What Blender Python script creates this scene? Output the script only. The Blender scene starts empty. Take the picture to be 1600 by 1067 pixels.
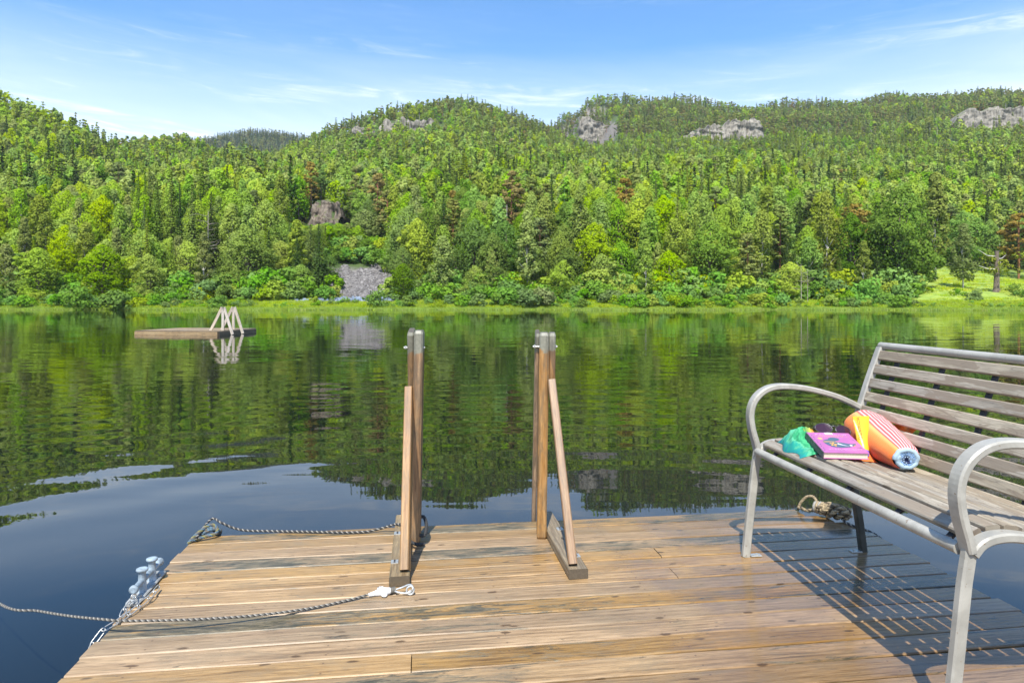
import bpy, math, random
import numpy as np
from mathutils import Vector, Matrix, noise as mnoise
C = bpy.context.scene.collection
sc = bpy.context.scene
R = math.radians
PI = math.pi

# ------------------------------------------------------------------ camera, world, sun, exposure
HAZE = 0.00010
F, CX, HY, ZC, ZW = 1030.0, 800.0, 470.0, 1.12, -0.35      # focal length (px of a 1600 frame), optical axis, horizon, camera and water height
cam_d = bpy.data.cameras.new("camera"); cam = bpy.data.objects.new("camera", cam_d); C.objects.link(cam)
cam.location = (0, 0, ZC); cam.rotation_euler = (R(90), 0, 0)
cam_d.sensor_width = 36.0; cam_d.lens = 36.0 * F / 1600.0
cam_d.shift_y = -(533.5 - HY) / 1600.0
cam_d.clip_start = 0.05; cam_d.clip_end = 12000
sc.camera = cam
SUN_EL, SUN_ROT = R(57.5), R(188)
sun_d = bpy.data.lights.new("sun", 'SUN'); sun = bpy.data.objects.new("sun", sun_d); C.objects.link(sun)
sun_d.energy = 4.6; sun_d.angle = R(0.5); sun_d.color = (1.0, 0.96, 0.88)
Ls = Vector((0.14, 1.0, -math.tan(SUN_EL) * 1.01))
sun.rotation_euler = Ls.to_track_quat('-Z', 'Y').to_euler()
sun.location = (-5, -20, 40)
w = bpy.data.worlds.new("World"); sc.world = w; w.use_nodes = True
nt = w.node_tree; nt.nodes.clear()
def N(nt, typ, **kw):
    n = nt.nodes.new(typ)
    for k, v in kw.items():
        if k.startswith('i_'):
            key = k[2:]
            n.inputs[int(key) if key.isdigit() else key.replace('_', ' ')].default_value = v
        else: setattr(n, k, v)
    return n
def L(nt, a, b): nt.links.new(a, b)
out = N(nt, 'ShaderNodeOutputWorld')
sky = N(nt, 'ShaderNodeTexSky', sky_type='NISHITA', sun_disc=False, sun_elevation=SUN_EL, sun_rotation=SUN_ROT, altitude=100.0, air_density=1.0, dust_density=0.5, ozone_density=2.2)
hs = N(nt, 'ShaderNodeHueSaturation', i_Saturation=1.25, i_Value=1.10)
bg = N(nt, 'ShaderNodeBackground', i_Strength=0.15)
bgc = N(nt, 'ShaderNodeBackground', i_Strength=0.92); bgc.inputs['Color'].default_value = (0.90, 0.95, 1.0, 1)
mx = N(nt, 'ShaderNodeMixShader')
tc = N(nt, 'ShaderNodeTexCoord')
sp = N(nt, 'ShaderNodeSeparateXYZ'); L(nt, tc.outputs['Generated'], sp.inputs[0])
az = N(nt, 'ShaderNodeMath', operation='ARCTAN2'); L(nt, sp.outputs[0], az.inputs[0]); L(nt, sp.outputs[1], az.inputs[1])
el = N(nt, 'ShaderNodeMath', operation='ARCSINE'); L(nt, sp.outputs[2], el.inputs[0])
tilt = N(nt, 'ShaderNodeMath', operation='MULTIPLY_ADD'); L(nt, az.outputs[0], tilt.inputs[0]); tilt.inputs[1].default_value = 0.05; L(nt, el.outputs[0], tilt.inputs[2])
cv = N(nt, 'ShaderNodeCombineXYZ'); L(nt, az.outputs[0], cv.inputs[0]); L(nt, tilt.outputs[0], cv.inputs[1])
def cloud(scale, off, detail, lo, hi, dist=0.6, rough=0.55):
    mp = N(nt, 'ShaderNodeMapping'); mp.inputs['Scale'].default_value = scale; mp.inputs['Location'].default_value = off
    L(nt, cv.outputs[0], mp.inputs[0])
    nz = N(nt, 'ShaderNodeTexNoise', i_Scale=1.0, i_Detail=detail, i_Roughness=rough, i_Distortion=dist); L(nt, mp.outputs[0], nz.inputs['Vector'])
    mr = N(nt, 'ShaderNodeMapRange', i_1=lo, i_2=hi); L(nt, nz.outputs[0], mr.inputs[0]); mr.interpolation_type = 'SMOOTHSTEP'
    return mr
c1 = cloud((2.6, 36, 1), (3.1, 1.7, 0), 7, 0.44, 0.74, 0.5)          # thin streaks
c2 = cloud((1.5, 8, 1), (8.3, 2.6, 0), 5, 0.42, 0.80, 0.9)           # soft veil
c3 = cloud((9, 70, 1), (1.0, 7.0, 0), 8, 0.40, 0.75, 1.2, 0.65)      # fine filaments
m1 = N(nt, 'ShaderNodeMath', operation='MULTIPLY'); L(nt, c1.outputs[0], m1.inputs[0]); L(nt, c3.outputs[0], m1.inputs[1])
m2 = N(nt, 'ShaderNodeMath', operation='MULTIPLY_ADD'); L(nt, m1.outputs[0], m2.inputs[0]); m2.inputs[1].default_value = 1.7
m3 = N(nt, 'ShaderNodeMath', operation='MULTIPLY'); L(nt, c2.outputs[0], m3.inputs[0]); m3.inputs[1].default_value = 0.55; L(nt, m3.outputs[0], m2.inputs[2])
fade = N(nt, 'ShaderNodeMapRange', i_1=0.38, i_2=0.12, i_3=0.06, i_4=1.0); L(nt, el.outputs[0], fade.inputs[0])
hz = N(nt, 'ShaderNodeMapRange', i_1=0.36, i_2=0.17, i_3=0.0, i_4=0.66); L(nt, el.outputs[0], hz.inputs[0])
m4 = N(nt, 'ShaderNodeMath', operation='MULTIPLY'); L(nt, m2.outputs[0], m4.inputs[0]); L(nt, fade.outputs[0], m4.inputs[1])
m5 = N(nt, 'ShaderNodeMath', operation='ADD', use_clamp=True); L(nt, m4.outputs[0], m5.inputs[0]); L(nt, hz.outputs[0], m5.inputs[1])
L(nt, sky.outputs[0], hs.inputs['Color']); L(nt, hs.outputs[0], bg.inputs['Color'])
L(nt, m5.outputs[0], mx.inputs[0]); L(nt, bg.outputs[0], mx.inputs[1]); L(nt, bgc.outputs[0], mx.inputs[2]); L(nt, mx.outputs[0], out.inputs['Surface'])
sc.view_settings.view_transform = 'Standard'; sc.view_settings.look = 'None'; sc.view_settings.gamma = 1; sc.view_settings.exposure = 0.68
sc.render.engine = 'CYCLES'; sc.cycles.use_denoising = True
sc.cycles.max_bounces = 6; sc.cycles.diffuse_bounces = 3; sc.cycles.glossy_bounces = 3; sc.cycles.transmission_bounces = 4; sc.cycles.transparent_max_bounces = 6
sc.cycles.sample_clamp_indirect = 6

# ------------------------------------------------------------------ helpers
def P(px, py, z=0.0):                     # pixel of the photograph to the point at height z
    D = (ZC - z) * F / (py - HY); return Vector(((px - CX) / F * D, D, z))
def Q(px, py, D):                         # pixel to the point at distance D
    return Vector(((px - CX) / F * D, D, ZC - (py - HY) / F * D))
def tag(o, label=None, cat=None, group=None, kind=None):
    if label: o['label'] = label
    if cat: o['category'] = cat
    if group: o['group'] = group
    if kind: o['kind'] = kind
    return o
def empty(name, loc, label=None, cat=None, group=None):
    o = bpy.data.objects.new(name, None); C.objects.link(o); o.location = loc; o.empty_display_size = 0.1
    bpy.context.view_layer.update() if False else None
    return tag(o, label, cat, group)
class MB:
    def __init__(s): s.v = []; s.f = []; s.uv = []; s.a = []; s.mi = []
    def face(s, idx, uv=None, a=(0, 0, 0), mi=0):
        s.f.append(tuple(idx)); s.uv.extend(uv if uv else [(0, 0)] * len(idx)); s.a.append(a); s.mi.append(mi)
    def loft(s, rings, closed=True, caps=True, a=(0, 0, 0), mi=0, us=None, voff=0.0, uoff=0.0):
        n = len(rings[0]); b = len(s.v)
        for r in rings: s.v.extend([tuple(p) for p in r])
        per = [0.0]
        for j in range(n): per.append(per[-1] + (Vector(rings[0][(j + 1) % n]) - Vector(rings[0][j])).length)
        if us is None:
            us = [0.0]
            for i in range(len(rings) - 1):
                c0 = sum((Vector(p) for p in rings[i]), Vector()) / n; c1 = sum((Vector(p) for p in rings[i + 1]), Vector()) / n
                us.append(us[-1] + (c1 - c0).length)
        for i in range(len(rings) - 1):
            for j in range(n if closed else n - 1):
                k = (j + 1) % n
                s.face((b + i * n + j, b + i * n + k, b + (i + 1) * n + k, b + (i + 1) * n + j),
                       [(us[i] + uoff, per[j] + voff), (us[i] + uoff, per[j + 1] + voff), (us[i + 1] + uoff, per[j + 1] + voff), (us[i + 1] + uoff, per[j] + voff)], a, mi)
        if caps:
            for ri, rev in ((0, True), (len(rings) - 1, False)):
                ids = [len(s.v) + j for j in range(n)]; s.v.extend([tuple(p) for p in rings[ri]])
                uvs = [(us[ri] + uoff + 0.02 * j, voff + 7.0) for j in range(n)]
                if rev: ids = ids[::-1]
                s.face(ids, uvs, (a[0], a[1], 1.0), mi)
    def beam(s, a, b, w, t, up=(0, 0, 1), ch=0.003, at=(0, 0, 0), mi=0, taper=1.0, ends=0.0):
        a = Vector(a); b = Vector(b); d = (b - a).normalized(); up = Vector(up)
        sd = d.cross(up).normalized(); n = sd.cross(d).normalized()
        W, T = w / 2, t / 2
        sec = [(-W + ch, T), (W - ch, T), (W, T - ch), (W, -T + ch), (W - ch, -T), (-W + ch, -T), (-W, -T + ch), (-W, T - ch)]
        def ring(c, k): return [c + sd * x * k + n * y * k for x, y in sec]
        rs = []
        if ends: rs = [ring(a, 0.8), ring(a + d * ends, 1), ring(b - d * ends, taper), ring(b, taper * 0.8)]
        else: rs = [ring(a, 1), ring(b, taper)]
        s.loft(rs, a=at, mi=mi, voff=random.random() * 50, uoff=random.random() * 50)
    def frames(s, pts, up=None):
        pts = [Vector(p) for p in pts]; out = []
        t = (pts[1] - pts[0]).normalized()
        ref = Vector(up) if up else (Vector((0, 0, 1)) if abs(t.z) < 0.9 else Vector((1, 0, 0)))
        n = (ref - t * ref.dot(t)).normalized()
        for i, p in enumerate(pts):
            t2 = (pts[min(i + 1, len(pts) - 1)] - pts[max(i - 1, 0)])
            if t2.length < 1e-9: t2 = t
            t2 = t2.normalized(); q = t.rotation_difference(t2); n = (q @ n); n = (n - t2 * n.dot(t2)).normalized(); t = t2
            out.append((p, t, n, t.cross(n)))
        return out
    def tube(s, pts, r, seg=8, closed=False, caps=True, a=(0, 0, 0), mi=0):
        fr = s.frames(pts); rings = []
        for i, (p, t, n, b) in enumerate(fr):
            rr = r[i] if isinstance(r, (list, tuple)) else r
            rings.append([p + n * math.cos(2 * PI * j / seg) * rr + b * math.sin(2 * PI * j / seg) * rr for j in range(seg)])
        if closed: rings.append(rings[0]); caps = False
        s.loft(rings, caps=caps, a=a, mi=mi)
    def flat(s, pts, wdir, w, t, ch=0.005, a=(0, 0, 0), mi=0):     # flat bar bent in a plane; wdir = direction of its width
        pts = [Vector(p) for p in pts]; wd = Vector(wdir).normalized(); rings = []
        W, T = w / 2, t / 2
        sec = [(-W + ch, T), (W - ch, T), (W, T - ch), (W, -T + ch), (W - ch, -T), (-W + ch, -T), (-W, -T + ch), (-W, T - ch)]
        for i, p in enumerate(pts):
            d = (pts[min(i + 1, len(pts) - 1)] - pts[max(i - 1, 0)]).normalized(); n = wd.cross(d).normalized()
            rings.append([p + wd * x + n * y for x, y in sec])
        s.loft(rings, a=a, mi=mi)
    def blob(s, c, r, sub=2, amp=0.0, mi=0, a=(0, 0, 0), seed=0, seg=12, rg=8):
        c = Vector(c); rings = []
        for i in range(rg + 1):
            th = PI * i / rg; ring = []
            for j in range(seg):
                ph = 2 * PI * j / seg; d = Vector((math.sin(th) * math.cos(ph), math.sin(th) * math.sin(ph), math.cos(th)))
                k = 1 + amp * mnoise.noise(d * 2.0 + Vector((seed, 0, 0)))
                ring.append(c + Vector((d.x * r[0], d.y * r[1], d.z * r[2])) * k)
            rings.append(ring)
        s.loft(rings, a=a, mi=mi, caps=False)
    def build(s, name, mats, parent=None, smooth=False, origin=None):
        me = bpy.data.meshes.new(name); me.from_pydata(s.v, [], s.f)
        if not isinstance(mats, (list, tuple)): mats = [mats]
        for m in mats: me.materials.append(m)
        me.polygons.foreach_set('material_index', s.mi)
        uvl = me.uv_layers.new(name='UVMap'); uvl.data.foreach_set('uv', np.array(s.uv, dtype=np.float32).ravel())
        at = me.attributes.new('at', 'FLOAT_VECTOR', 'FACE'); at.data.foreach_set('vector', np.array(s.a, dtype=np.float32).ravel())
        if smooth: me.polygons.foreach_set('use_smooth', [True] * len(s.f))
        me.update()
        o = bpy.data.objects.new(name, me); C.objects.link(o)
        if parent is not None:
            o.parent = parent; me.transform(Matrix.Translation(-_wloc(parent)))
        elif origin is not None:
            me.transform(Matrix.Translation(-Vector(origin))); o.location = origin
        return o
def _wloc(o):
    p = Vector(o.location)
    while o.parent: o = o.parent; p += o.location
    return p
def spline(pts, n):                       # Catmull-Rom
    pts = [Vector(p) for p in pts]; P_ = [pts[0] * 2 - pts[1]] + pts + [pts[-1] * 2 - pts[-2]]; out = []
    for i in range(1, len(P_) - 2):
        p0, p1, p2, p3 = P_[i - 1], P_[i], P_[i + 1], P_[i + 2]
        for k in range(n):
            t = k / n
            out.append(0.5 * ((2 * p1) + (p2 - p0) * t + (2 * p0 - 5 * p1 + 4 * p2 - p3) * t * t + (3 * p1 - p0 - 3 * p2 + p3) * t ** 3))
    out.append(pts[-1]); return out
def resample(pts, step):
    pts = [Vector(p) for p in pts]; out = [pts[0]]; acc = 0.0
    for i in range(len(pts) - 1):
        d = (pts[i + 1] - pts[i]).length
        if d < 1e-9: continue
        pos = step - acc
        while pos <= d: out.append(pts[i].lerp(pts[i + 1], pos / d)); pos += step
        acc = d - (pos - step)
    out.append(pts[-1]); return out
def rope(mb, pts, r, strands=3, pitch=4.2, mis=(0, 1, 0), seg=6):
    pts = resample(spline(pts, 8), r * 0.62); fr = mb.frames(pts); l = 0
    paths = [[] for _ in range(strands)]
    for i, (p, t, n, b) in enumerate(fr):
        if i: l += (fr[i][0] - fr[i - 1][0]).length
        for k in range(strands):
            an = 2 * PI * (k / strands + l / (pitch * r)); paths[k].append(p + n * math.cos(an) * r * 0.5 + b * math.sin(an) * r * 0.5)
    for k in range(strands): mb.tube(paths[k], r * 0.55, seg, mi=mis[k % len(mis)])

# ------------------------------------------------------------------ materials
def newmat(name):
    m = bpy.data.materials.new(name); m.use_nodes = True; nt = m.node_tree; nt.nodes.clear()
    o = N(nt, 'ShaderNodeOutputMaterial'); return m, nt, o
def pbsdf(nt, o, **kw):
    b = N(nt, 'ShaderNodeBsdfPrincipled'); L(nt, b.outputs[0], o.inputs['Surface'])
    for k, v in kw.items(): b.inputs[k.replace('_', ' ')].default_value = v
    return b
def ramp(nt, fac, stops, interp='LINEAR'):
    r = N(nt, 'ShaderNodeValToRGB'); e = r.color_ramp.elements; r.color_ramp.interpolation = interp
    while len(e) > 1: e.remove(e[-1])
    e[0].position = stops[0][0]; e[0].color = (*stops[0][1], 1)
    for p, c in stops[1:]:
        x = e.new(p); x.color = (*c, 1)
    if fac is not None: L(nt, fac, r.inputs[0])
    return r
def mixc(nt, fac, a, b, mode='MIX'):
    m = N(nt, 'ShaderNodeMix', data_type='RGBA', blend_type=mode)
    for sock, v in ((m.inputs[0], fac), (m.inputs[6], a), (m.inputs[7], b)):
        if hasattr(v, 'is_output') or isinstance(v, bpy.types.NodeSocket): L(nt, v, sock)
        elif isinstance(v, (int, float)): sock.default_value = v
        else: sock.default_value = (*v, 1)
    return m.outputs[2]
def math_(nt, op, a, b=0.0, c=None, clamp=False):
    m = N(nt, 'ShaderNodeMath', operation=op, use_clamp=clamp)
    for i, v in enumerate((a, b) if c is None else (a, b, c)):
        if isinstance(v, bpy.types.NodeSocket): L(nt, v, m.inputs[i])
        else: m.inputs[i].default_value = v
    return m.outputs[0]
def noise(nt, vec, scale, detail=4, rough=0.55, dist=0.0, sc3=None, out='Fac', loc=(0, 0, 0)):
    if sc3 or loc != (0, 0, 0):
        mp = N(nt, 'ShaderNodeMapping'); mp.inputs['Scale'].default_value = sc3 or (1, 1, 1); mp.inputs['Location'].default_value = loc; L(nt, vec, mp.inputs[0]); vec = mp.outputs[0]
    n = N(nt, 'ShaderNodeTexNoise', i_Scale=scale, i_Detail=detail, i_Roughness=rough, i_Distortion=dist); L(nt, vec, n.inputs['Vector'])
    return n.outputs[0 if out == 'Fac' else 1]
def smooth(nt, v, lo, hi, a=0.0, b=1.0):
    m = N(nt, 'ShaderNodeMapRange', i_1=lo, i_2=hi, i_3=a, i_4=b); m.interpolation_type = 'SMOOTHSTEP'; L(nt, v, m.inputs[0]); return m.outputs[0]
def bump(nt, bs, h, strength=0.3, dist=0.01):
    b = N(nt, 'ShaderNodeBump', i_Strength=strength, i_Distance=dist); L(nt, h, b.inputs['Height']); L(nt, b.outputs[0], bs.inputs['Normal'])

def wood(name, light, mid, dark, deck=False, rough=0.5, topgrey=None, weather=0.0, contour=False):
    m, nt, o = newmat(name); b = pbsdf(nt, o, Roughness=rough)
    uv = N(nt, 'ShaderNodeUVMap'); at = N(nt, 'ShaderNodeAttribute', attribute_name='at'); geo = N(nt, 'ShaderNodeNewGeometry')
    s = N(nt, 'ShaderNodeSeparateXYZ'); L(nt, at.outputs['Vector'], s.inputs[0]); bid, stain, endg = s.outputs
    off = N(nt, 'ShaderNodeVectorMath', operation='MULTIPLY_ADD'); cb = N(nt, 'ShaderNodeCombineXYZ'); L(nt, bid, cb.inputs[0]); L(nt, bid, cb.inputs[2])
    L(nt, cb.outputs[0], off.inputs[0]); off.inputs[1].default_value = (13.7, 0, 31.0); L(nt, uv.outputs[0], off.inputs[2]); v = off.outputs[0]
    g1 = noise(nt, v, 1.0, 7, 0.72, 0.8, (4.5, 85, 1)); g2 = noise(nt, v, 1.0, 4, 0.6, 0.3, (14, 260, 1)); g3 = noise(nt, v, 1.0, 3, 0.5, 0.4, (1.2, 9, 1))
    # growth rings: distorted bands across the board
    wv = N(nt, 'ShaderNodeTexWave', wave_type='BANDS', bands_direction='Y', i_Scale=14.0, i_Distortion=7.0, i_Detail=2.0)
    wv.inputs['Detail Scale'].default_value = 0.6
    mp = N(nt, 'ShaderNodeMapping'); mp.inputs['Scale'].default_value = (0.16, 1, 1); L(nt, v, mp.inputs[0]); L(nt, mp.outputs[0], wv.inputs['Vector'])
    # knots
    kv = N(nt, 'ShaderNodeTexVoronoi', feature='F1', voronoi_dimensions='2D', i_Scale=1.0); mk = N(nt, 'ShaderNodeMapping'); mk.inputs['Scale'].default_value = (3.6, 10.5, 1); L(nt, v, mk.inputs[0]); kd_ = N(nt, 'ShaderNodeVectorMath', operation='MULTIPLY_ADD'); L(nt, noise(nt, v, 1.0, 3, 0.6, 0, (14, 40, 1), 'Color'), kd_.inputs[0]); kd_.inputs[1].default_value = (0.16, 0.16, 0); L(nt, mk.outputs[0], kd_.inputs[2]); L(nt, kd_.outputs[0], kv.inputs['Vector'])
    sel = N(nt, 'ShaderNodeSeparateColor'); L(nt, kv.outputs['Color'], sel.inputs[0])
    kn = math_(nt, 'MULTIPLY', smooth(nt, kv.outputs['Distance'], 0.085, 0.04), math_(nt, 'GREATER_THAN', sel.outputs[0], 0.55))
    f = math_(nt, 'ADD', math_(nt, 'MULTIPLY', g1, 0.55), math_(nt, 'MULTIPLY', g3, 0.45))
    f = math_(nt, 'ADD', f, math_(nt, 'MULTIPLY', math_(nt, 'SUBTRACT', wv.outputs['Fac'], 0.5), 0.07))
    col = ramp(nt, f, [(0.35, dark), (0.47, mid), (0.61, light)]).outputs[0]
    hv = N(nt, 'ShaderNodeHueSaturation', i_Saturation=1.0); L(nt, col, hv.inputs['Color'])
    L(nt, math_(nt, 'MULTIPLY_ADD', math_(nt, 'FRACT', math_(nt, 'MULTIPLY', bid, 7.31)), 0.30, 0.86), hv.inputs['Value'])
    L(nt, math_(nt, 'MULTIPLY_ADD', math_(nt, 'FRACT', math_(nt, 'MULTIPLY', bid, 3.77)), 0.35, 0.82), hv.inputs['Saturation'])
    col = hv.outputs[0]
    fine = smooth(nt, g2, 0.35, 0.62, 0.70, 1.08)
    col = mixc(nt, 1.0, col, ramp(nt, fine, [(0, (0, 0, 0)), (1, (1, 1, 1))]).outputs[0], 'MULTIPLY')
    col = mixc(nt, math_(nt, 'MULTIPLY', kn, 0.85), col, (dark[0] * 0.45, dark[1] * 0.40, dark[2] * 0.36))
    if contour:
        cn = noise(nt, v, 1.0, 5, 0.6, 0.6, (4.5, 22, 1)); patch = smooth(nt, cn, 0.50, 0.53)
        col = mixc(nt, math_(nt, 'MULTIPLY', patch, 0.75), col, (0.235, 0.185, 0.13))
        rg = math_(nt, 'FRACT', math_(nt, 'MULTIPLY', noise(nt, v, 1.0, 1, 0.4, 0.2, (2.6, 16, 1)), 13.0)); ln = smooth(nt, rg, 0.10, 0.02)
        col = mixc(nt, math_(nt, 'MULTIPLY', ln, 0.45), col, (0.14, 0.11, 0.09))
    if deck:
        su = N(nt, 'ShaderNodeSeparateXYZ'); L(nt, geo.outputs['Position'], su.inputs[0])
        sn = noise(nt, v, 1.0, 9, 0.78, 1.2, (3.2, 22, 1)); sb = noise(nt, v, 1.0, 2, 0.5, 0.5, (0.9, 2, 1))
        th = math_(nt, 'SUBTRACT', 0.79, math_(nt, 'MULTIPLY', stain, 0.23))
        st = smooth(nt, math_(nt, 'SUBTRACT', math_(nt, 'MULTIPLY_ADD', sn, 0.75, math_(nt, 'MULTIPLY', sb, 0.45)), th), -0.03, 0.06)
        stc = mixc(nt, smooth(nt, noise(nt, v, 1.0, 7, 0.75, 0.5, (7, 50, 1)), 0.42, 0.64), (0.028, 0.038, 0.031), (0.21, 0.175, 0.11))
        col = mixc(nt, math_(nt, 'MULTIPLY', st, 0.88), col, stc)
        gb = noise(nt, v, 1.0, 5, 0.7, 0.8, (3.5, 13, 1), 'Fac', (3, 7, 0)); col = mixc(nt, smooth(nt, gb, 0.46, 0.68, 0, 0.55), col, (0.22, 0.165, 0.10))
        gd = noise(nt, v, 1.0, 7, 0.75, 1.6, (8, 34, 1), 'Fac', (11, 5, 0)); col = mixc(nt, smooth(nt, gd, 0.62, 0.65, 0, 0.7), col, (0.085, 0.065, 0.042))
        # damp wood: darker, redder, shinier, mostly where the bench drips
        wn = noise(nt, geo.outputs['Position'], 1.6, 4, 0.6, 0.5)
        wx = math_(nt, 'ADD', math_(nt, 'MULTIPLY', su.outputs[0], 0.34), math_(nt, 'MULTIPLY', wn, 1.1))
        wet = smooth(nt, wx, 0.50, 0.95)
        wetc = mixc(nt, 1.0, col, (0.68, 0.62, 0.56), 'MULTIPLY')
        col = mixc(nt, math_(nt, 'MULTIPLY', wet, 0.8), col, wetc)
        L(nt, math_(nt, 'MULTIPLY_ADD', wet, -0.26, math_(nt, 'MULTIPLY_ADD', g1, 0.28, 0.26)), b.inputs['Roughness'])
        b.inputs['Coat Roughness'].default_value = 0.10
        L(nt, math_(nt, 'MULTIPLY', smooth(nt, math_(nt, 'ADD', wn, math_(nt, 'MULTIPLY', wet, 0.45)), 0.55, 1.0), 0.32), b.inputs['Coat Weight']); b.inputs['Specular IOR Level'].default_value = 0.32
        # screw heads along the joists
        uvs = N(nt, 'ShaderNodeSeparateXYZ'); tcg = N(nt, 'ShaderNodeAttribute', attribute_name='ab'); L(nt, tcg.outputs['Vector'], uvs.inputs[0])
        du = math_(nt, 'SUBTRACT', math_(nt, 'FRACT', math_(nt, 'ADD', math_(nt, 'DIVIDE', uvs.outputs[0], 0.58), 0.19)), 0.5); du = math_(nt, 'MULTIPLY', du, 0.58)
        dv = math_(nt, 'SUBTRACT', math_(nt, 'ABSOLUTE', uvs.outputs[1]), 0.028)
        dd = math_(nt, 'SQRT', math_(nt, 'ADD', math_(nt, 'MULTIPLY', du, du), math_(nt, 'MULTIPLY', dv, dv)))
        col = mixc(nt, smooth(nt, dd, 0.0042, 0.0025, 0, 0.6), col, (0.05, 0.035, 0.025))
        halo = math_(nt, 'MULTIPLY', smooth(nt, dd, 0.018, 0.004), 0.12); col = mixc(nt, halo, col, (0.20, 0.11, 0.05))
    if topgrey is not None:
        su = N(nt, 'ShaderNodeSeparateXYZ'); L(nt, geo.outputs['Position'], su.inputs[0])
        gn = noise(nt, geo.outputs['Position'], 22, 4, 0.6)
        tg = smooth(nt, math_(nt, 'MULTIPLY_ADD', gn, 0.10, su.outputs[2]), topgrey, topgrey + 0.012)
        col = mixc(nt, tg, col, mixc(nt, noise(nt, geo.outputs['Position'], 60, 4, 0.7), (0.10, 0.10, 0.075), (0.36, 0.35, 0.27)))
    if weather:
        wn2 = noise(nt, v, 1.0, 5, 0.7, 0.7, (6, 30, 1)); col = mixc(nt, math_(nt, 'MULTIPLY', smooth(nt, wn2, 0.45, 0.62), weather), col, (0.085, 0.080, 0.060))
    endc = mixc(nt, noise(nt, geo.outputs['Position'], 120, 3, 0.7), (0.035, 0.028, 0.020), (0.14, 0.11, 0.075))
    col = mixc(nt, math_(nt, 'MULTIPLY', endg, 0.85 if not contour else 0.3), col, endc)
    L(nt, col, b.inputs['Base Color'])
    bump(nt, b, math_(nt, 'MULTIPLY_ADD', g2, 0.5, g1), 0.35, 0.002)
    return m
M_deck = wood('deck wood', (0.420, 0.278, 0.138), (0.315, 0.197, 0.090), (0.155, 0.093, 0.041), deck=True)
M_post = wood('post wood', (0.44, 0.275, 0.14), (0.30, 0.168, 0.075), (0.13, 0.066, 0.030), topgrey=0.925, weather=0.5)
M_strut = wood('strut wood', (0.37, 0.235, 0.125), (0.285, 0.165, 0.082), (0.15, 0.082, 0.040), weather=0.35)
M_foot = wood('foot beam wood', (0.34, 0.255, 0.14), (0.22, 0.155, 0.08), (0.10, 0.072, 0.04), weather=0.3)
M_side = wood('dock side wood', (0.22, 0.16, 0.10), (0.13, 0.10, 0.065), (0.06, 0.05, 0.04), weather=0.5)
M_slat = wood('bench wood', (0.42, 0.37, 0.285), (0.35, 0.30, 0.225), (0.27, 0.225, 0.16), contour=True, rough=0.6)
M_raft = wood('raft wood', (0.44, 0.32, 0.17), (0.32, 0.21, 0.10), (0.14, 0.09, 0.045), weather=0.4)
M_raftw = wood('raft pale wood', (0.68, 0.61, 0.50), (0.52, 0.44, 0.34), (0.28, 0.20, 0.13), weather=0.2)

def simple(name, col, rough=0.5, metal=0.0, var=0.0, scale=20.0, bumps=0.0, **kw):
    m, nt, o = newmat(name); b = pbsdf(nt, o, Roughness=rough, Metallic=metal, **kw)
    tc = N(nt, 'ShaderNodeTexCoord'); n = noise(nt, tc.outputs['Object'], scale, 5, 0.6)
    c2 = tuple(max(0, c * (1 - var)) for c in col); c1 = tuple(min(1, c * (1 + var * 0.5)) for c in col)
    L(nt, ramp(nt, n, [(0.35, c2), (0.65, c1)]).outputs[0], b.inputs['Base Color'])
    if bumps: bump(nt, b, n, bumps, 0.002)
    return m
def frame_paint():
    m, nt, o = newmat('worn grey bench paint'); b = pbsdf(nt, o, Roughness=0.38)
    tc = N(nt, 'ShaderNodeTexCoord'); n1 = noise(nt, tc.outputs['Object'], 9, 6, 0.7, 0.5); n2 = noise(nt, tc.outputs['Object'], 70, 4, 0.6)
    col = ramp(nt, n1, [(0.30, (0.27, 0.26, 0.225)), (0.50, (0.34, 0.325, 0.28)), (0.56, (0.38, 0.365, 0.315)), (0.75, (0.43, 0.41, 0.355))]).outputs[0]
    col = mixc(nt, smooth(nt, n2, 0.66, 0.70), col, (0.22, 0.17, 0.12))
    L(nt, col, b.inputs['Base Color']); bump(nt, b, n2, 0.12, 0.001); return m
M_frame = frame_paint()
M_rear = simple('dark leg colour', (0.055, 0.058, 0.050), 0.4, 0, 0.4)  # near-black colour of the rear legs, darker than the rest of the frame
M_dark = simple('dark bracket metal', (0.035, 0.035, 0.038), 0.5, 0.3)
M_galv = simple('galvanised steel', (0.36, 0.37, 0.36), 0.6, 0.1, 0.3, 30, 0.2)
M_bitt = simple('pale blue bollard paint', (0.30, 0.37, 0.42), 0.55, 0.0, 0.45, 30, 0.5)
M_zinc = simple('zinc plate', (0.55, 0.55, 0.52), 0.4, 0.6, 0.3, 60)
M_ropeD = simple('black rope fibre', (0.035, 0.035, 0.035), 0.8, 0, 0.3, 200)
M_ropeW = simple('pale rope fibre', (0.31, 0.29, 0.25), 0.8, 0, 0.3, 200)
M_ropeG = simple('grey rope fibre', (0.13, 0.12, 0.10), 0.8, 0, 0.3, 200)
M_ropeB = simple('blue grey rope fibre', (0.085, 0.14, 0.18), 0.8, 0, 0.5, 120, 0.5)
M_ropeO = simple('olive rope fibre', (0.20, 0.185, 0.07), 0.8, 0, 0.5, 120, 0.5)
M_ropeT = simple('tan rope fibre', (0.34, 0.26, 0.15), 0.8, 0, 0.6, 90, 0.6)
M_ropeK = simple('dirty tan rope fibre', (0.10, 0.075, 0.045), 0.8, 0, 0.5, 90, 0.6)
M_tape = simple('white tape', (0.80, 0.80, 0.78), 0.6, 0, 0.1, 80, 0.5)
M_lens = simple('dark plum lens', (0.035, 0.014, 0.028), 0.06, 0, 0)
M_spec = simple('dark spectacle frame', (0.045, 0.042, 0.052), 0.25)
M_yellow = simple('yellow tube plastic', (0.80, 0.46, 0.03), 0.3, 0, 0.08, 8)
M_cap = simple('purple cap', (0.20, 0.14, 0.62), 0.3)
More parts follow.
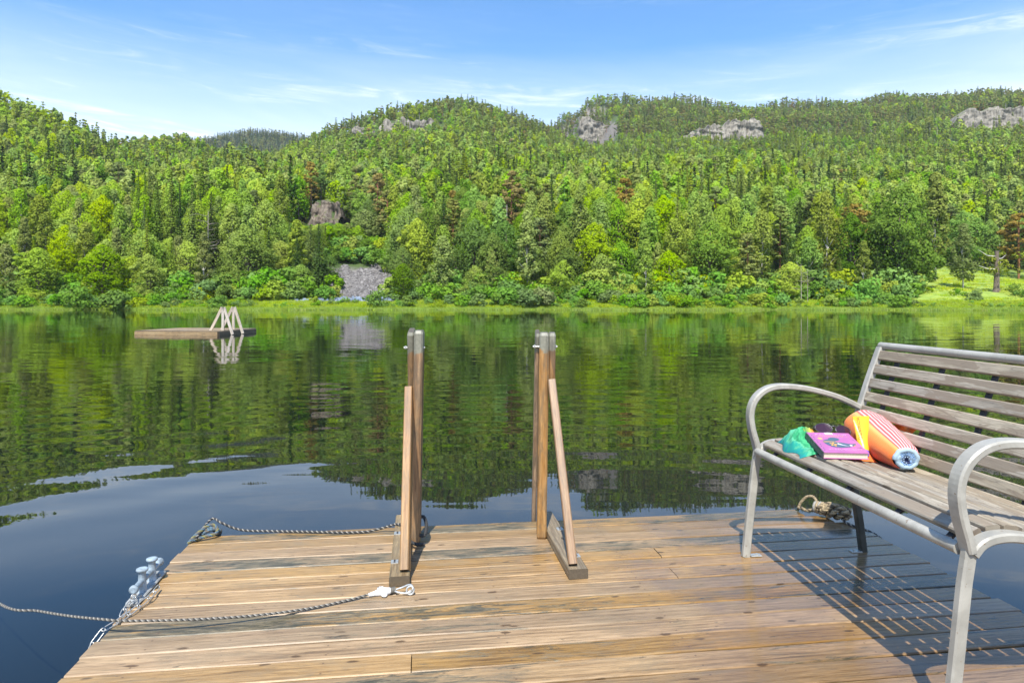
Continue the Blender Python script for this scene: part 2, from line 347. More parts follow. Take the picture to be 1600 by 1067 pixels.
M_ink = simple('olive print', (0.22, 0.12, 0.02), 0.5)
M_pages = simple('book pages', (0.78, 0.66, 0.50), 0.8, 0, 0.15, 300)
M_white = simple('white print', (0.80, 0.80, 0.85), 0.5)
M_gold = simple('gold print', (0.62, 0.40, 0.14), 0.4)
M_teal = simple('dark slate print', (0.07, 0.115, 0.16), 0.5)
M_orng = simple('orange print', (0.80, 0.40, 0.07), 0.5)
M_green = simple('green print', (0.25, 0.35, 0.10), 0.5)
M_spine = simple('worn dark book spine', (0.10, 0.085, 0.10), 0.5, 0, 0.6, 60)
M_magenta = simple('magenta book cover', (0.43, 0.125, 0.33), 0.35, 0, 0.10, 14)
def moss(): return simple('damp moss', (0.14, 0.15, 0.04), 0.9, 0, 0.4, 50, 0.5)

# ------------------------------------------------------------------ deck
TH = math.atan(0.134); A_ = Vector((math.cos(TH), math.sin(TH), 0)); B_ = Vector((math.sin(TH), -math.cos(TH), 0))
C0 = Vector((-1.498, 3.14, 0)); DW = 3.21; BW = 0.108
def dk(a, b, z=0.0): return C0 + A_ * a + B_ * b + Vector((0, 0, z))
def undk(p): q = Vector((p[0], p[1], 0)) - C0; return q.dot(A_), q.dot(B_)
random.seed(4)
dock = empty('wooden_dock', dk(DW / 2, 1.6, 0), 'weathered brown plank dock with dark stained boards, floating under the bench', 'dock')
stains = {0: 0.95, 3: 0.92, 6: 0.5, 8: 1.05, 9: 0.4, 11: 0.45, 12: 0.65, 13: 0.3, 16: 0.85, 19: 0.6}
joints = {4: [2.10], 6: [2.09], 11: [1.03], 15: [2.4], 2: [], 18: [0.9], 14: [2.62], 9: [2.55]}
mb = MB(); ab = []
for i in range(47):
    b = BW * (i + 0.5); a0 = random.uniform(-0.012, 0.012); a1 = DW + random.uniform(-0.012, 0.012)
    if i == 0: a1 = DW - 0.17
    if i == 1: a1 = DW - 0.075
    cuts = [a0] + joints.get(i, []) + [a1]
    for k in range(len(cuts) - 1):
        s0, s1 = cuts[k] + (0.0015 if k else 0), cuts[k + 1] - (0.0015 if k < len(cuts) - 2 else 0)
        nf = len(mb.f); zz = -0.014 + random.uniform(-0.0012, 0.0012)
        bid = random.random() * 10; st = stains.get(i, random.choice((0, 0, 0.1, 0.25, 0.32))) * (1 if k == 0 or random.random() < 0.5 else 0.6)
        nseg = 14; rings = []; W = BW / 2 - random.uniform(0.0020, 0.0034); T = 0.014; ch = 0.0036; uu = []
        v0 = random.random() * 40
        for q in range(nseg + 1):
            aa = s0 + (s1 - s0) * q / nseg; wob = 0.0012 * math.sin(aa * 5 + bid * 9); dz = 0.0012 * math.sin(aa * 3.1 + bid * 7)
            sec = [(-W + ch, T), (W - ch, T), (W, T - ch), (W, -T), (-W, -T), (-W, T - ch)]
            rings.append([dk(aa, b + x + wob, zz + y + dz) for x, y in sec]); uu.append(aa)
        mb.loft(rings, a=(bid, st, 0), us=uu, voff=v0, uoff=bid * 3)
        for fi in range(nf, len(mb.f)):
            for vi in mb.f[fi]:
                A, Bq = undk(mb.v[vi]); ab.append((A, Bq - b, 0))
deck = mb.build('deck_boards', M_deck, dock)
atx = deck.data.attributes.new('ab', 'FLOAT_VECTOR', 'CORNER'); atx.data.foreach_set('vector', np.array(ab, dtype=np.float32).ravel())
mb = MB(); DL = BW * 47
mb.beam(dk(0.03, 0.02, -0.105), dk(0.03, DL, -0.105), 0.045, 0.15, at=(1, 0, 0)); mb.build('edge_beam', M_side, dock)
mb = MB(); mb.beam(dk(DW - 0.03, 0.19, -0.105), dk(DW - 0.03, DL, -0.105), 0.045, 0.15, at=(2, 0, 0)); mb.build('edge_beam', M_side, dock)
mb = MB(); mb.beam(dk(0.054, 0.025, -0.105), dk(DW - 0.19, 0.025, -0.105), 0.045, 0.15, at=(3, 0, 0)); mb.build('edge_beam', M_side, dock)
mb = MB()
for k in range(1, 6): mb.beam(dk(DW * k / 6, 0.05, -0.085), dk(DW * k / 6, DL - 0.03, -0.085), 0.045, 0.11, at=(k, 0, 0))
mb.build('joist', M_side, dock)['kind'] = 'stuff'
for q in range(2):
    mb = MB(); x0 = 0.5 + 1.3 * q; mb.beam(dk(x0 + 0.45, 0.3, -0.37), dk(x0 + 0.45, DL - 0.2, -0.37), 0.9, 0.44, ch=0.05)
    mb.build('float', simple('float plastic', (0.05, 0.05, 0.055), 0.6), dock)

# ------------------------------------------------------------------ ladder handrails
def rail(side):
    lab = ('wooden dock handrail beside the black rope loop, nearer the bollard' if side < 0 else 'wooden dock handrail nearer the bench, with a round knot near its strut foot')
    if side < 0:
        n0, n1 = Vector((-0.442, 2.585, 0)), Vector((-0.545, 3.33, 0)); base = n0
        A0, A1 = Vector((-0.446, 3.055, 0)), Vector((-0.425, 3.03, 0.985))
        S0, S1 = Vector((-0.428, 2.64, 0.040)), Vector((-0.4725, 3.035, 0.715))
        G0, G1 = Vector((-0.53, 3.62, -0.75)), Vector((-0.462, 3.03, 0.985))
        Bk0, Bk1 = Vector((-0.4735, 3.082, 0.6)), Vector((-0.470, 3.072, 0.90))
    else:
        n0, n1 = Vector((0.268, 2.655, 0)), Vector((0.165, 3.38, 0)); base = n0
        A0, A1 = Vector((0.139, 3.125, 0)), Vector((0.151, 3.10, 0.972))
        S0, S1 = Vector((0.249, 2.70, 0.040)), Vector((0.186, 3.09, 0.742))
        G0, G1 = Vector((0.108, 3.68, -0.75)), Vector((0.1205, 3.12, 0.975))
        Bk0, Bk1 = Vector((0.186, 3.12, 0.70)), Vector((0.188, 3.10, 0.972))
    t = empty('ladder_handrail', base, lab, 'handrail')
    mb = MB(); mb.beam(n0 + Vector((0, 0, 0.021)), n1 + Vector((0, 0, 0.021)), 0.080, 0.040, at=(side + 3, 0, 0), ch=0.004); mb.build('base_beam', M_foot, t)
    up = Vector((0, 1, 0.0))
    mb = MB(); mb.beam(A0, A1, 0.040 if side < 0 else 0.045, 0.074, up=up, at=(side + 4.3, 0, 0), ch=0.007, ends=0.014); mb.build('post', M_post, t)
    mb = MB(); mb.beam(S0, S1, 0.036, 0.062, up=up, at=(side + 7.1, 0, 0), ch=0.004); mb.build('strut', M_strut, t)
    mb = MB(); mb.beam(G0, G1, 0.031 if side < 0 else 0.022, 0.070, up=up, at=(side + 9.9, 0, 0), ch=0.006, ends=0.014); mb.build('stringer', M_post, t)
    if side > 0:
        mb = MB(); mb.beam(Bk0, Bk1, 0.032, 0.060, up=up, at=(side + 12.2, 0, 0), ch=0.006, ends=0.014); mb.build('post', M_post, t)
    for k, fr in enumerate((0.19, 0.64)):                                         # zinc angle brackets on the foot beam
        p = n0.lerp(n1, fr) + Vector((-0.024 if side < 0 else 0.024, 0, 0.0425)); mb = MB(); d = (n1 - n0).normalized()
        mb.beam(p - d * 0.018, p + d * 0.018, 0.030, 0.003, ch=0.0005)
        mb.tube([p + d * 0.008, p + d * 0.008 + Vector((0, 0, 0.004))], 0.004, 8, mi=1); mb.tube([p - d * 0.008, p - d * 0.008 + Vector((0, 0, 0.004))], 0.004, 8, mi=1)
        mb.build('bracket', [M_zinc, M_dark], t)
    mb = MB(); c = A1.copy(); c.z = 0.905; x0, x1 = (-0.497, -0.400) if side < 0 else (0.098, 0.213)
    mb.tube([Vector((x0, c.y, c.z)), Vector((x1, c.y, c.z))], 0.004, 8)
    mb.tube([Vector((x0 + 0.004, c.y, c.z)), Vector((x0 + 0.012, c.y, c.z))], 0.008, 6); mb.tube([Vector((x1 - 0.012, c.y, c.z)), Vector((x1 - 0.004, c.y, c.z))], 0.008, 6)
    mb.build('bolt', M_zinc, t)
rail(-1); rail(1)

# ------------------------------------------------------------------ bench
th = math.atan(0.105); U = Vector((math.sin(-th), math.cos(th), 0)); V = Vector((math.cos(th), math.sin(th), 0))   # U along the bench (away), V front to back
B0 = Vector((1.196, 1.735, 0)); BL = 1.17
def bp(u, v, z): return B0 + U * u + V * v + Vector((0, 0, z))
bench = empty('park_bench', bp(BL / 2, 0.25, 0), 'slatted grey brown wooden bench with curved pale metal armrests standing on the dock', 'bench')
arm = [(0.005, 0.462), (-0.004, 0.50), (-0.020, 0.555), (-0.028, 0.612), (-0.020, 0.662), (0.005, 0.702), (0.045, 0.730), (0.095, 0.742), (0.16, 0.741), (0.23, 0.732), (0.30, 0.716), (0.37, 0.695), (0.43, 0.670), (0.475, 0.648)]
beamc = [(0.012, 0.455), (0.035, 0.480), (0.07, 0.494), (0.12, 0.497), (0.18, 0.488), (0.25, 0.473), (0.33, 0.460), (0.40, 0.455), (0.455, 0.462)]
backp = [(0.425, 0.455), (0.445, 0.50), (0.475, 0.60), (0.52, 0.74), (0.565, 0.86), (0.585, 0.91)]
for u in (0.0, BL):
    fo = u - (0.0 if u == 0 else 0.0)
    mb = MB(); mb.flat([bp(fo, v, z) for v, z in spline([Vector((a, b, 0)) for a, b in arm], 4) for v, z in ((v, z),)] if False else [bp(fo, p.x, p.y) for p in spline([Vector((a, b, 0)) for a, b in arm], 4)], U, 0.044, 0.024)
    mb.build('armrest', M_frame, bench)
    mb = MB(); mb.flat([bp(fo, 0.008, 0.468), bp(fo, 0.004, 0.44), bp(fo, -0.006, 0.38), bp(fo, -0.038, 0.10), bp(fo, -0.048, 0.0)], U, 0.027, 0.034)
    mb.build('leg', M_frame, bench)
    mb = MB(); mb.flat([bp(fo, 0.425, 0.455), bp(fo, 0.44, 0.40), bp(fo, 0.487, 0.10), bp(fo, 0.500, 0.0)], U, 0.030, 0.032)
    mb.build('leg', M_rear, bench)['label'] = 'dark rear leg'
    for v in (-0.040, 0.500):
        mb = MB(); s = 1 if v < 0 else -1
        mb.beam(bp(fo, v + s * 0.012, 0.003), bp(fo, v + s * 0.060, 0.003), 0.030, 0.004, ch=0.001); mb.tube([bp(fo, v + s * 0.043, 0.005), bp(fo, v + s * 0.043, 0.011)], 0.006, 6)
        mb.build('foot_plate', M_zinc, bench)
    mb = MB(); mb.flat([bp(fo, p.x, p.y) for p in spline([Vector((a, b, 0)) for a, b in beamc], 4)], U, 0.040, 0.026); mb.build('seat_rail', M_frame, bench)
    mb = MB(); mb.flat([bp(fo, p.x, p.y) for p in spline([Vector((a, b, 0)) for a, b in backp], 4)], U, 0.036, 0.026); mb.build('back_post', M_frame, bench)
mb = MB(); mb.tube([bp(0.02, -0.004, 0.462), bp(BL - 0.02, -0.004, 0.462)], 0.0165, 16); mb.build('front_tube', M_frame, bench, True)
mb = MB(); mb.tube([bp(-0.01, 0.592, 0.918), bp(BL + 0.01, 0.592, 0.918)], 0.016, 16); mb.build('top_tube', M_frame, bench, True)
def seatz(v): return float(np.interp(v, [0.0, 0.035, 0.07, 0.12, 0.18, 0.25, 0.33, 0.40, 0.455], [0.470, 0.494, 0.508, 0.511, 0.502, 0.487, 0.474, 0.469, 0.474]))
mb = MB(); nsl = 8
for k in range(nsl):
    v = 0.042 + k * 0.0535; sl = math.atan((seatz(v + 0.02) - seatz(v - 0.02)) / 0.04); zz = seatz(v)
    nrm = V * -math.sin(sl) + Vector((0, 0, math.cos(sl)))
    mb.beam(bp(0.022, v, zz), bp(BL - 0.022, v, zz), 0.043, 0.020, up=nrm, ch=0.004, at=(k * 1.7, 0, 0))
mb.build('seat', M_slat, bench)
mb = MB(); nb = 7
for k in range(nb):
    z = 0.877 - k * 0.0605; v = float(np.interp(z, [0.455, 0.50, 0.60, 0.74, 0.86, 0.91], [0.425, 0.445, 0.475, 0.52, 0.565, 0.585])); sl = math.atan2(0.32, 1)
    nrm = V * -math.cos(sl) + Vector((0, 0, math.sin(sl)))
    mb.beam(bp(0.020, v, z), bp(BL - 0.020, v, z), 0.0425, 0.020, up=nrm, ch=0.004, at=(k * 2.3 + 5, 0, 0))
mb.build('backrest', M_slat, bench)
for uu in (0.11, 0.37, 0.62, 0.87, 1.08):
    u = BL - uu; mb = MB(); mb.flat([bp(u, p.x + 0.020, p.y - 0.006) for p in spline([Vector((a, b, 0)) for a, b in backp], 3)][2:-1], U, 0.022, 0.012, ch=0.002); mb.build('back_bracket', M_dark, bench)
    mb = MB(); mb.flat([bp(u, p.x, p.y + 0.006 - 0.012) for p in spline([Vector((a, b, 0)) for a, b in beamc], 3)], U, 0.022, 0.010, ch=0.002); mb.build('seat_bracket', M_dark, bench)

# ------------------------------------------------------------------ things on the bench
def towel_mat():
    m, nt, o = newmat('striped towel'); b = pbsdf(nt, o, Roughness=0.9, Sheen_Weight=0.2); uv = N(nt, 'ShaderNodeUVMap'); s = N(nt, 'ShaderNodeSeparateXYZ'); L(nt, uv.outputs[0], s.inputs[0]); v = s.outputs[1]
    base = ramp(nt, v, [(0.0, (0.66, 0.06, 0.02)), (0.08, (0.70, 0.10, 0.02)), (0.20, (0.72, 0.16, 0.02)), (0.29, (0.76, 0.25, 0.04)), (0.33, (0.78, 0.45, 0.14)), (0.345, (0.70, 0.06, 0.06)), (0.62, (0.68, 0.09, 0.11)), (0.70, (0.60, 0.12, 0.18)), (0.72, (0.25, 0.45, 0.60)), (1.0, (0.25, 0.55, 0.60))]).outputs[0]
    st = math_(nt, 'FRACT', math_(nt, 'MULTIPLY', v, 32.0)); pin = math_(nt, 'MULTIPLY', smooth(nt, math_(nt, 'ABSOLUTE', math_(nt, 'SUBTRACT', st, 0.5)), 0.30, 0.20), smooth(nt, v, 0.335, 0.35, 0.0, 0.8))
    col = mixc(nt, pin, base, (0.72, 0.50, 0.46))
    st2 = math_(nt, 'FRACT', math_(nt, 'MULTIPLY', v, 70.0)); p2 = math_(nt, 'MULTIPLY', smooth(nt, st2, 0.6, 0.9), smooth(nt, v, 0.35, 0.335, 0.0, 0.40)); col = mixc(nt, p2, col, (0.62, 0.11, 0.02))
    rib = math_(nt, 'FRACT', math_(nt, 'MULTIPLY', s.outputs[0], 260.0)); wn = noise(nt, uv.outputs[0], 60, 3, 0.6, 0, (1, 1, 1))
    L(nt, col, b.inputs['Base Color']); bump(nt, b, math_(nt, 'ADD', math_(nt, 'MULTIPLY', rib, 0.4), wn), 0.5, 0.0015); return m
def cloth_grad(name, axis, stops, scale=300):
    m, nt, o = newmat(name); b = pbsdf(nt, o, Roughness=0.9); geo = N(nt, 'ShaderNodeTexCoord'); s = N(nt, 'ShaderNodeSeparateXYZ'); L(nt, geo.outputs['UV'], s.inputs[0])
    n = noise(nt, geo.outputs['UV'], 9, 4, 0.6); f = math_(nt, 'ADD', math_(nt, 'MULTIPLY', math_(nt, 'SUBTRACT', n, 0.42), 0.34), s.outputs[axis])
    L(nt, ramp(nt, f, stops).outputs[0], b.inputs['Base Color']); n2 = noise(nt, geo.outputs['UV'], scale, 3, 0.6); bump(nt, b, n2, 0.6, 0.002); return m
# rolled towel
ra, rb = Vector((1.512, 2.845, 0.578)), Vector((1.466, 2.452, 0.533))
mb = MB(); ns, na = 40, 56; rings = []; ax = (rb - ra).normalized(); sx = ax.cross(Vector((0, 0, 1))).normalized(); sy = sx.cross(ax).normalized()
def roll_r(s, an):
    r = 0.090 * (1 - s) + 0.0515 * s + 0.008 * math.sin(PI * s)
    r *= 1.0 - 0.55 * max(0, (0.08 - s) / 0.08) ** 2 - 0.10 * max(0, (s - 0.965) / 0.035)
    an = (an + 2 * PI) % (2 * PI)
    return r * (1 + 0.03 * math.sin(an * 3 + s * 5) + 0.02 * math.sin(an * 5 - s * 9) + 0.05 * math.exp(-((s - .55) / .18) ** 2) * math.sin(an * 2 + 1) + 0.014 * math.sin(s * 38 + 3 * math.sin(an * 2)) * math.sin(an + .5) - 0.03 * math.exp(-((an - 2.9 - s) / .12) ** 2))
b0 = 0
for i in range(ns + 1):
    s = i / ns; c = ra.lerp(rb, s); ring = []
    for j in range(na + 1):
        an = 1.32 * PI - 2 * PI * j / na + s * 0.15; r = roll_r(s, an); p = c + (sx * -math.cos(an) * 1.0 + sy * math.sin(an) * 0.92) * r
        lo = seatz(max(0.0, (p - B0).dot(V))) + 0.012
        if p.z < lo: p.z = lo + (p.z - lo) * 0.08
        ring.append(p)
    rings.append(ring)
base = len(mb.v)
for r in rings: mb.v.extend([tuple(p) for p in r])
n = na + 1
for i in range(ns):
    for j in range(na):
        mb.face((base + i * n + j, base + i * n + j + 1, base + (i + 1) * n + j + 1, base + (i + 1) * n + j), [(i / ns, j / na), (i / ns, (j + 1) / na), ((i + 1) / ns, (j + 1) / na), ((i + 1) / ns, j / na)])
towel = empty('rolled_towel', ra.lerp(rb, 0.5) - Vector((0, 0, 0.05)), 'coral and orange striped towel rolled up on the bench, with a blue end', 'towel')
mb.build('towel_roll', towel_mat(), towel, True)
# spiral end of the roll
M_tw = simple('white towel edge', (0.36, 0.48, 0.56), 0.9, 0, 0.15, 60, 0.6); M_tb = simple('blue towel layer', (0.14, 0.27, 0.52), 0.9, 0, 0.5, 90, 0.6); M_td = simple('navy towel core', (0.03, 0.045, 0.12), 0.9, 0, 0.4, 60, 0.4)
mb = MB(); spts = []; turns = 3.6; nn = 150
for i in range(nn):
    q = i / (nn - 1); an = q * turns * 2 * PI; rr = 0.041 - 0.034 * q + 0.0012 * math.sin(an * 9); c = rb + ax * (0.004 + 0.004 * math.sin(an * 5) * 0.3)
    spts.append(c + sx * math.cos(an) * rr + sy * math.sin(an) * rr * 0.92)
seg_a = spts[:46]; mb.tube(seg_a, 0.0092, 8, mi=0); mb.tube(spts[45:110], 0.0060, 8, mi=1); mb.tube(spts[109:], 0.0045, 8, mi=2)
for i in range(46, 110, 2):
    p = spts[i]; d = (p - rb).normalized(); mb.tube([p - d * 0.005 + ax * 0.0055, p + d * 0.005 + ax * 0.0055], 0.0011, 5, mi=0)
for i in range(116, 150, 5): mb.tube([spts[i] + ax * 0.004, (spts[i - 2] + ax * 0.006)], 0.0018, 5, mi=0)
mb.tube([rb - ax * 0.004, rb + ax * 0.0005], 0.042, 24, mi=2)
mb.build('towel_end', [M_tw, M_tb, M_td], towel, True)
mb = MB(); c0 = ra + Vector((0.055, -0.12, -0.01)); g = 12; base = len(mb.v)       # orange corner sticking out behind the roll
for i in range(g + 1):
    for j in range(g + 1):
        x, y = i / g, j / g; mb.v.append(tuple(c0 + Vector((0.062 * x + 0.01 * y, 0.02 - 0.075 * y * (0.6 + 0.4 * x), 0.078 * (1 - abs(x - 0.5) * 0.6) * (0.25 + 0.75 * x) - 0.03 * y + 0.010 * math.sin(x * 9 + y * 5)))))
for i in range(g):
    for j in range(g):
        a = base + i * (g + 1) + j; mb.face((a, a + 1, a + g + 2, a + g + 1), [(i / g, j / g)] * 4)
fl = mb.build('towel_corner', simple('orange towel weave', (0.86, 0.20, 0.03), 0.9, 0, 0.15, 60, 0.6), towel, True)
so = fl.modifiers.new('thick', 'SOLIDIFY'); so.thickness = 0.005
# book
bo = Vector((1.178, 2.495, 0.5235)); bx = Vector((0.170, -0.006, -0.003)); by = Vector((0.024, 0.205, 0.035)); bz = bx.cross(by).normalized(); bxn = bx.normalized(); byn = by.normalized()
def kp(u, v, h=0.0): return bo + bx * u + by * v + bz * h
# crumpled scarf under the book
mb = MB(); gx, gy = 80, 44; base = 0
for i in range(gx + 1):
    for j in range(gy + 1):
        x, y = i / gx, j / gy
        px_ = 1.130 + 0.30 * x + 0.012 * math.sin(y * 9) * (1 - x); py_ = 2.560 + 0.235 * y + 0.03 * (x < 2) * (1 - x) - 0.012 * math.sin(x * 11)
        e = min(1, x / 0.10) * min(1, (1 - x) / 0.06) * min(1, y / 0.22) * min(1, (1 - y) / 0.16); e = max(0, e) ** 0.55
        back = min(1, max(0, (y - 0.25) / 0.5))
        ph = 2.6 * mnoise.noise(Vector((x * 4, y * 3, 1))); h = 0.016 + 0.026 * back + 0.016 * max(0, (y - .84) / .16) * (x > .3) + 0.024 * (1 - abs(math.sin(5.5 * x + 7.5 * y + ph))) ** 1.3 * (0.4 + 0.6 * back) + 0.012 * (1 - abs(math.sin(17 * x - 9 * y + ph * 2))) + 0.004 * mnoise.noise(Vector((x * 50, y * 40, 5)))
        z0 = seatz(max(0, (Vector((px_, py_, 0)) - B0).dot(V))) + 0.012; z = z0 + max(0.001, h * e)
        q = Vector((px_, py_, z)) - bo; u_ = q.dot(bxn) / bx.length; v_ = q.dot(byn) / by.length
        if u_ > -0.03 and v_ < 1.03: z = min(z, (bo + by * v_).z - 0.003)
        mb.v.append((px_, py_, z))
for i in range(gx):
    for j in range(gy):
        a = i * (gy + 1) + j; mb.face((a, a + gy + 1, a + gy + 2, a + 1), [(i / gx, j / gy), ((i + 1) / gx, j / gy), ((i + 1) / gx, (j + 1) / gy), (i / gx, (j + 1) / gy)])
M_scarf = cloth_grad('scarf with fold tones', 0, [(0.0, (0.01, 0.20, 0.26)), (0.07, (0.01, 0.30, 0.22)), (0.12, (0.10, 0.42, 0.22)), (0.18, (0.01, 0.22, 0.09)), (0.24, (0.06, 0.42, 0.18)), (0.33, (0.01, 0.24, 0.08)), (0.40, (0.45, 0.48, 0.08)), (0.46, (0.75, 0.34, 0.05)), (0.54, (0.75, 0.20, 0.03)), (1.0, (0.70, 0.16, 0.03))], 120)  # scarf's own gradient; mint and dark green stops paint in fold highlights and shade
sf = mb.build('scarf', M_scarf, None, True, origin=(1.25, 2.75, 0.52)); tag(sf, 'crumpled green, turquoise and orange scarf lying under the purple book', 'scarf')
book = empty('book', kp(0.5, 0.5), 'purple hardcover book with a dark slate picture, propped on the scarf', 'book')
def slab(mb, u0, u1, v0, v1, h0, h1, mi=0, r=0.0):
    pts = [(u0, v0), (u1, v0), (u1, v1), (u0, v1)]
    mb.loft([[kp(u, v, h0) for u, v in pts], [kp(u, v, h1) for u, v in pts]], mi=mi)
mb = MB(); slab(mb, 0, 1, 0, 1, 0.0, 0.0022); slab(mb, 0, 1, 0, 1, 0.0228, 0.025); mb.build('cover', M_magenta, book)
mb = MB(); slab(mb, -0.012, 0.010, 0.0, 1.0, -0.0003, 0.0253); mb.build('spine', M_spine, book)
mb = MB(); slab(mb, 0.012, 0.975, 0.018, 0.982, 0.0023, 0.0227); mb.build('pages', M_pages, book)
def decal(mb, pts, h, mi):
    b = len(mb.v); mb.v.extend([tuple(kp(u, v, h)) for u, v in pts]); mb.face(range(b, b + len(pts)), None, (0, 0, 0), mi)
def ell(cx, cy, rx, ry, rot=0, n=20, k=1.0): return [(cx + rx * math.cos(t) * math.cos(rot) - ry * math.sin(t) * math.sin(rot), cy + rx * math.cos(t) * math.sin(rot) + ry * math.sin(t) * math.cos(rot)) for t in [2 * PI * i / n for i in range(n)]]
mb = MB(); H = 0.0254
decal(mb, ell(0.50, 0.66, 0.13, 0.085, 0.1), H, 0); decal(mb, ell(0.36, 0.555, 0.155, 0.085, 0.25), H + 0.0001, 0)
decal(mb, [(0.20, 0.50), (0.24, 0.36), (0.33, 0.27), (0.50, 0.24), (0.70, 0.27), (0.80, 0.33), (0.86, 0.36), (0.92, 0.46), (0.84, 0.43), (0.74, 0.44), (0.60, 0.50), (0.40, 0.55), (0.24, 0.55)], H + 0.0002, 0)
decal(mb, [(0.84, 0.245), (0.95, 0.245), (1.0 - 0.02, 0.25), (0.92, 0.275)], H, 0); decal(mb, [(0.90, 0.66), (0.94, 0.64), (0.985, 0.58), (0.95, 0.61)], H, 0)
mb.build('picture', M_teal, book)
mb = MB()
decal(mb, [(0.20, 0.505), (0.45, 0.515), (0.62, 0.46), (0.45, 0.535), (0.22, 0.53)], H + 0.0005, 0)
for k in range(5):
    an = k * 2 * PI / 5; decal(mb, ell(0.385 + 0.05 * math.cos(an), 0.39 + 0.06 * math.sin(an), 0.035, 0.018, an), H + 0.0006 + 0.00005 * k, 0)
decal(mb, [(0.50, 0.45), (0.60, 0.36), (0.74, 0.30), (0.60, 0.34), (0.48, 0.40)], H + 0.0009, 1); decal(mb, ell(0.76, 0.35, 0.03, 0.03), H + 0.0009, 1); decal(mb, [(0.80, 0.30), (0.85, 0.33), (0.83, 0.36)], H + 0.0009, 0)
mb.build('picture_detail', [M_orng, M_white], book)
random.seed(8); mb = MB()                                          # the title's worn gilt lettering, not legible in the photograph
for row, (v, n_, u0, u1, hh) in enumerate([(0.90, 20, 0.16, 0.90, 0.025), (0.845, 16, 0.14, 0.92, 0.045), (0.785, 14, 0.18, 0.88, 0.040), (0.17, 22, 0.18, 0.92, 0.014), (0.135, 18, 0.30, 0.80, 0.010)]):
    for k in range(n_):
        u = u0 + (u1 - u0) * (k + 0.5) / n_
        if random.random() < 0.15: continue
        wd = (u1 - u0) / n_ * 0.28; decal(mb, [(u - wd, v - hh * 0.5), (u - wd * 0.4, v - hh * 0.5), (u + wd * 0.2, v + hh * 0.4), (u - wd * 0.5, v + hh * 0.5)], H, 0 if row in (1, 2) else 1)
        decal(mb, [(u, v - hh * 0.1), (u + wd, v - hh * 0.5), (u + wd, v - hh * 0.2), (u + wd * 0.3, v + hh * 0.2)], H, 0 if row in (1, 2) else 1)
decal(mb, ell(0.20, 0.68, 0.055, 0.05), H, 0)
for k in range(9): decal(mb, ell(0.07 + 0.015 * (k % 2), 0.12 + k * 0.09, 0.012, 0.02), H, 2)
decal(mb, [(0.42, 0.92), (0.60, 0.92), (0.60, 0.985), (0.42, 0.985)], H, 1)
mb.build('lettering', [M_gold, M_white, M_teal], book)
# sunglasses
gc = Q(1303, 669.5, 2.74)
sg = empty('sunglasses', gc, 'dark plum tinted sunglasses resting on the scarf behind the book', 'sunglasses')
gX = Vector((0.96, -0.20, -0.10)).normalized(); gN = Vector((-0.20, -0.80, 0.62)).normalized(); gN = (gN - gX * gN.dot(gX)).normalized(); gY = gN.cross(gX).normalized()
def gp(x, y, z=0): return gc + gX * x + gY * y + gN * z
def lens_outline(cx):
    pts = []
    for k in range(28):
        t = 2 * PI * k / 28; r = 1 + 0.10 * math.cos(2 * (t - 0.6 * (1 if cx > 0 else -1))); pts.append((cx + 0.030 * math.cos(t) * r, 0.0205 * (1 if math.sin(t) > 0 else 1.1) * math.copysign(abs(math.sin(t)) ** 0.85, math.sin(t))))
    return pts
for cx in (-0.038, 0.038):
    ol = lens_outline(cx); mb = MB()
    def bow(x): return -3.5 * x * x
    mb.loft([[gp(x, y, bow(x) - 0.001) for x, y in ol], [gp(x, y, bow(x) + 0.001) for x, y in ol]]); mb.build('lens', M_lens, sg)
    mb = MB(); mb.tube([gp(x, y, bow(x)) for x, y in ol], 0.0022, 6, closed=True); mb.build('rim', M_spec, sg, True)
mb = MB(); mb.tube(spline([gp(-0.013, 0.006, 0.001), gp(0, 0.010, 0.004), gp(0.013, 0.006, 0.001)], 6), 0.0026, 8); mb.build('bridge', M_spec, sg, True)
for s in (-1, 1):
    mb = MB(); mb.flat(spline([gp(s * 0.066, 0.006, -0.014), gp(s * 0.073, 0.006, -0.026), gp(s * 0.060, 0.000, -0.034), gp(s * -0.02, -0.014, -0.034), gp(s * -0.045, -0.02, -0.030)], 6), gY, 0.008, 0.003, ch=0.001); mb.build('temple', M_spec, sg, True)
# sunscreen tube
tb0, tb1 = Vector((1.388, 2.600, 0.508)), Vector((1.414, 2.672, 0.650))
ty = (tb1 - tb0).normalized(); tx = Vector((1, 0.10, 0.02)); tx = (tx - ty * tx.dot(ty)).normalized(); tx = tx.normalized(); tz = tx.cross(ty).normalized()
tube = empty('sunscreen_tube', tb0, 'yellow squeeze tube with purple cap leaning on the rolled towel', 'tube')
tl = (tb1 - tb0).length; rings = []
for k in range(17):
    s = 0.13 + 0.87 * k / 16; q = min(1, max(0, (s - 0.16) / 0.80)); wx = 0.0205 + 0.0135 * q; wz = 0.0185 * (1 - q) ** 0.8 + 0.0012
    rings.append([tb0 + ty * tl * s + tx * wx * math.cos(t) + ty * (0.22 * wx * math.cos(t)) * q + tz * wz * math.sin(t) for t in [2 * PI * j / 24 for j in range(24)]])
mb = MB(); mb.loft(rings); mb.build('body', M_yellow, tube, True)
e0, e1 = rings[-1][12], rings[-1][0]; mb = MB(); mb.beam(e0 - ty * 0.004, e1 - ty * 0.004, 0.013, 0.0032, up=tz, ch=0.0005); mb.build('crimp', M_yellow, tube)
mb = MB(); mb.loft([[tb0 + ty * tl * s + (tx * math.cos(t) + tz * math.sin(t)) * r for t in [2 * PI * j / 24 for j in range(24)]] for s, r in ((-0.02, 0.017), (0.0, 0.0185), (0.12, 0.0195), (0.135, 0.018))]); mb.build('cap', M_cap, tube, True)
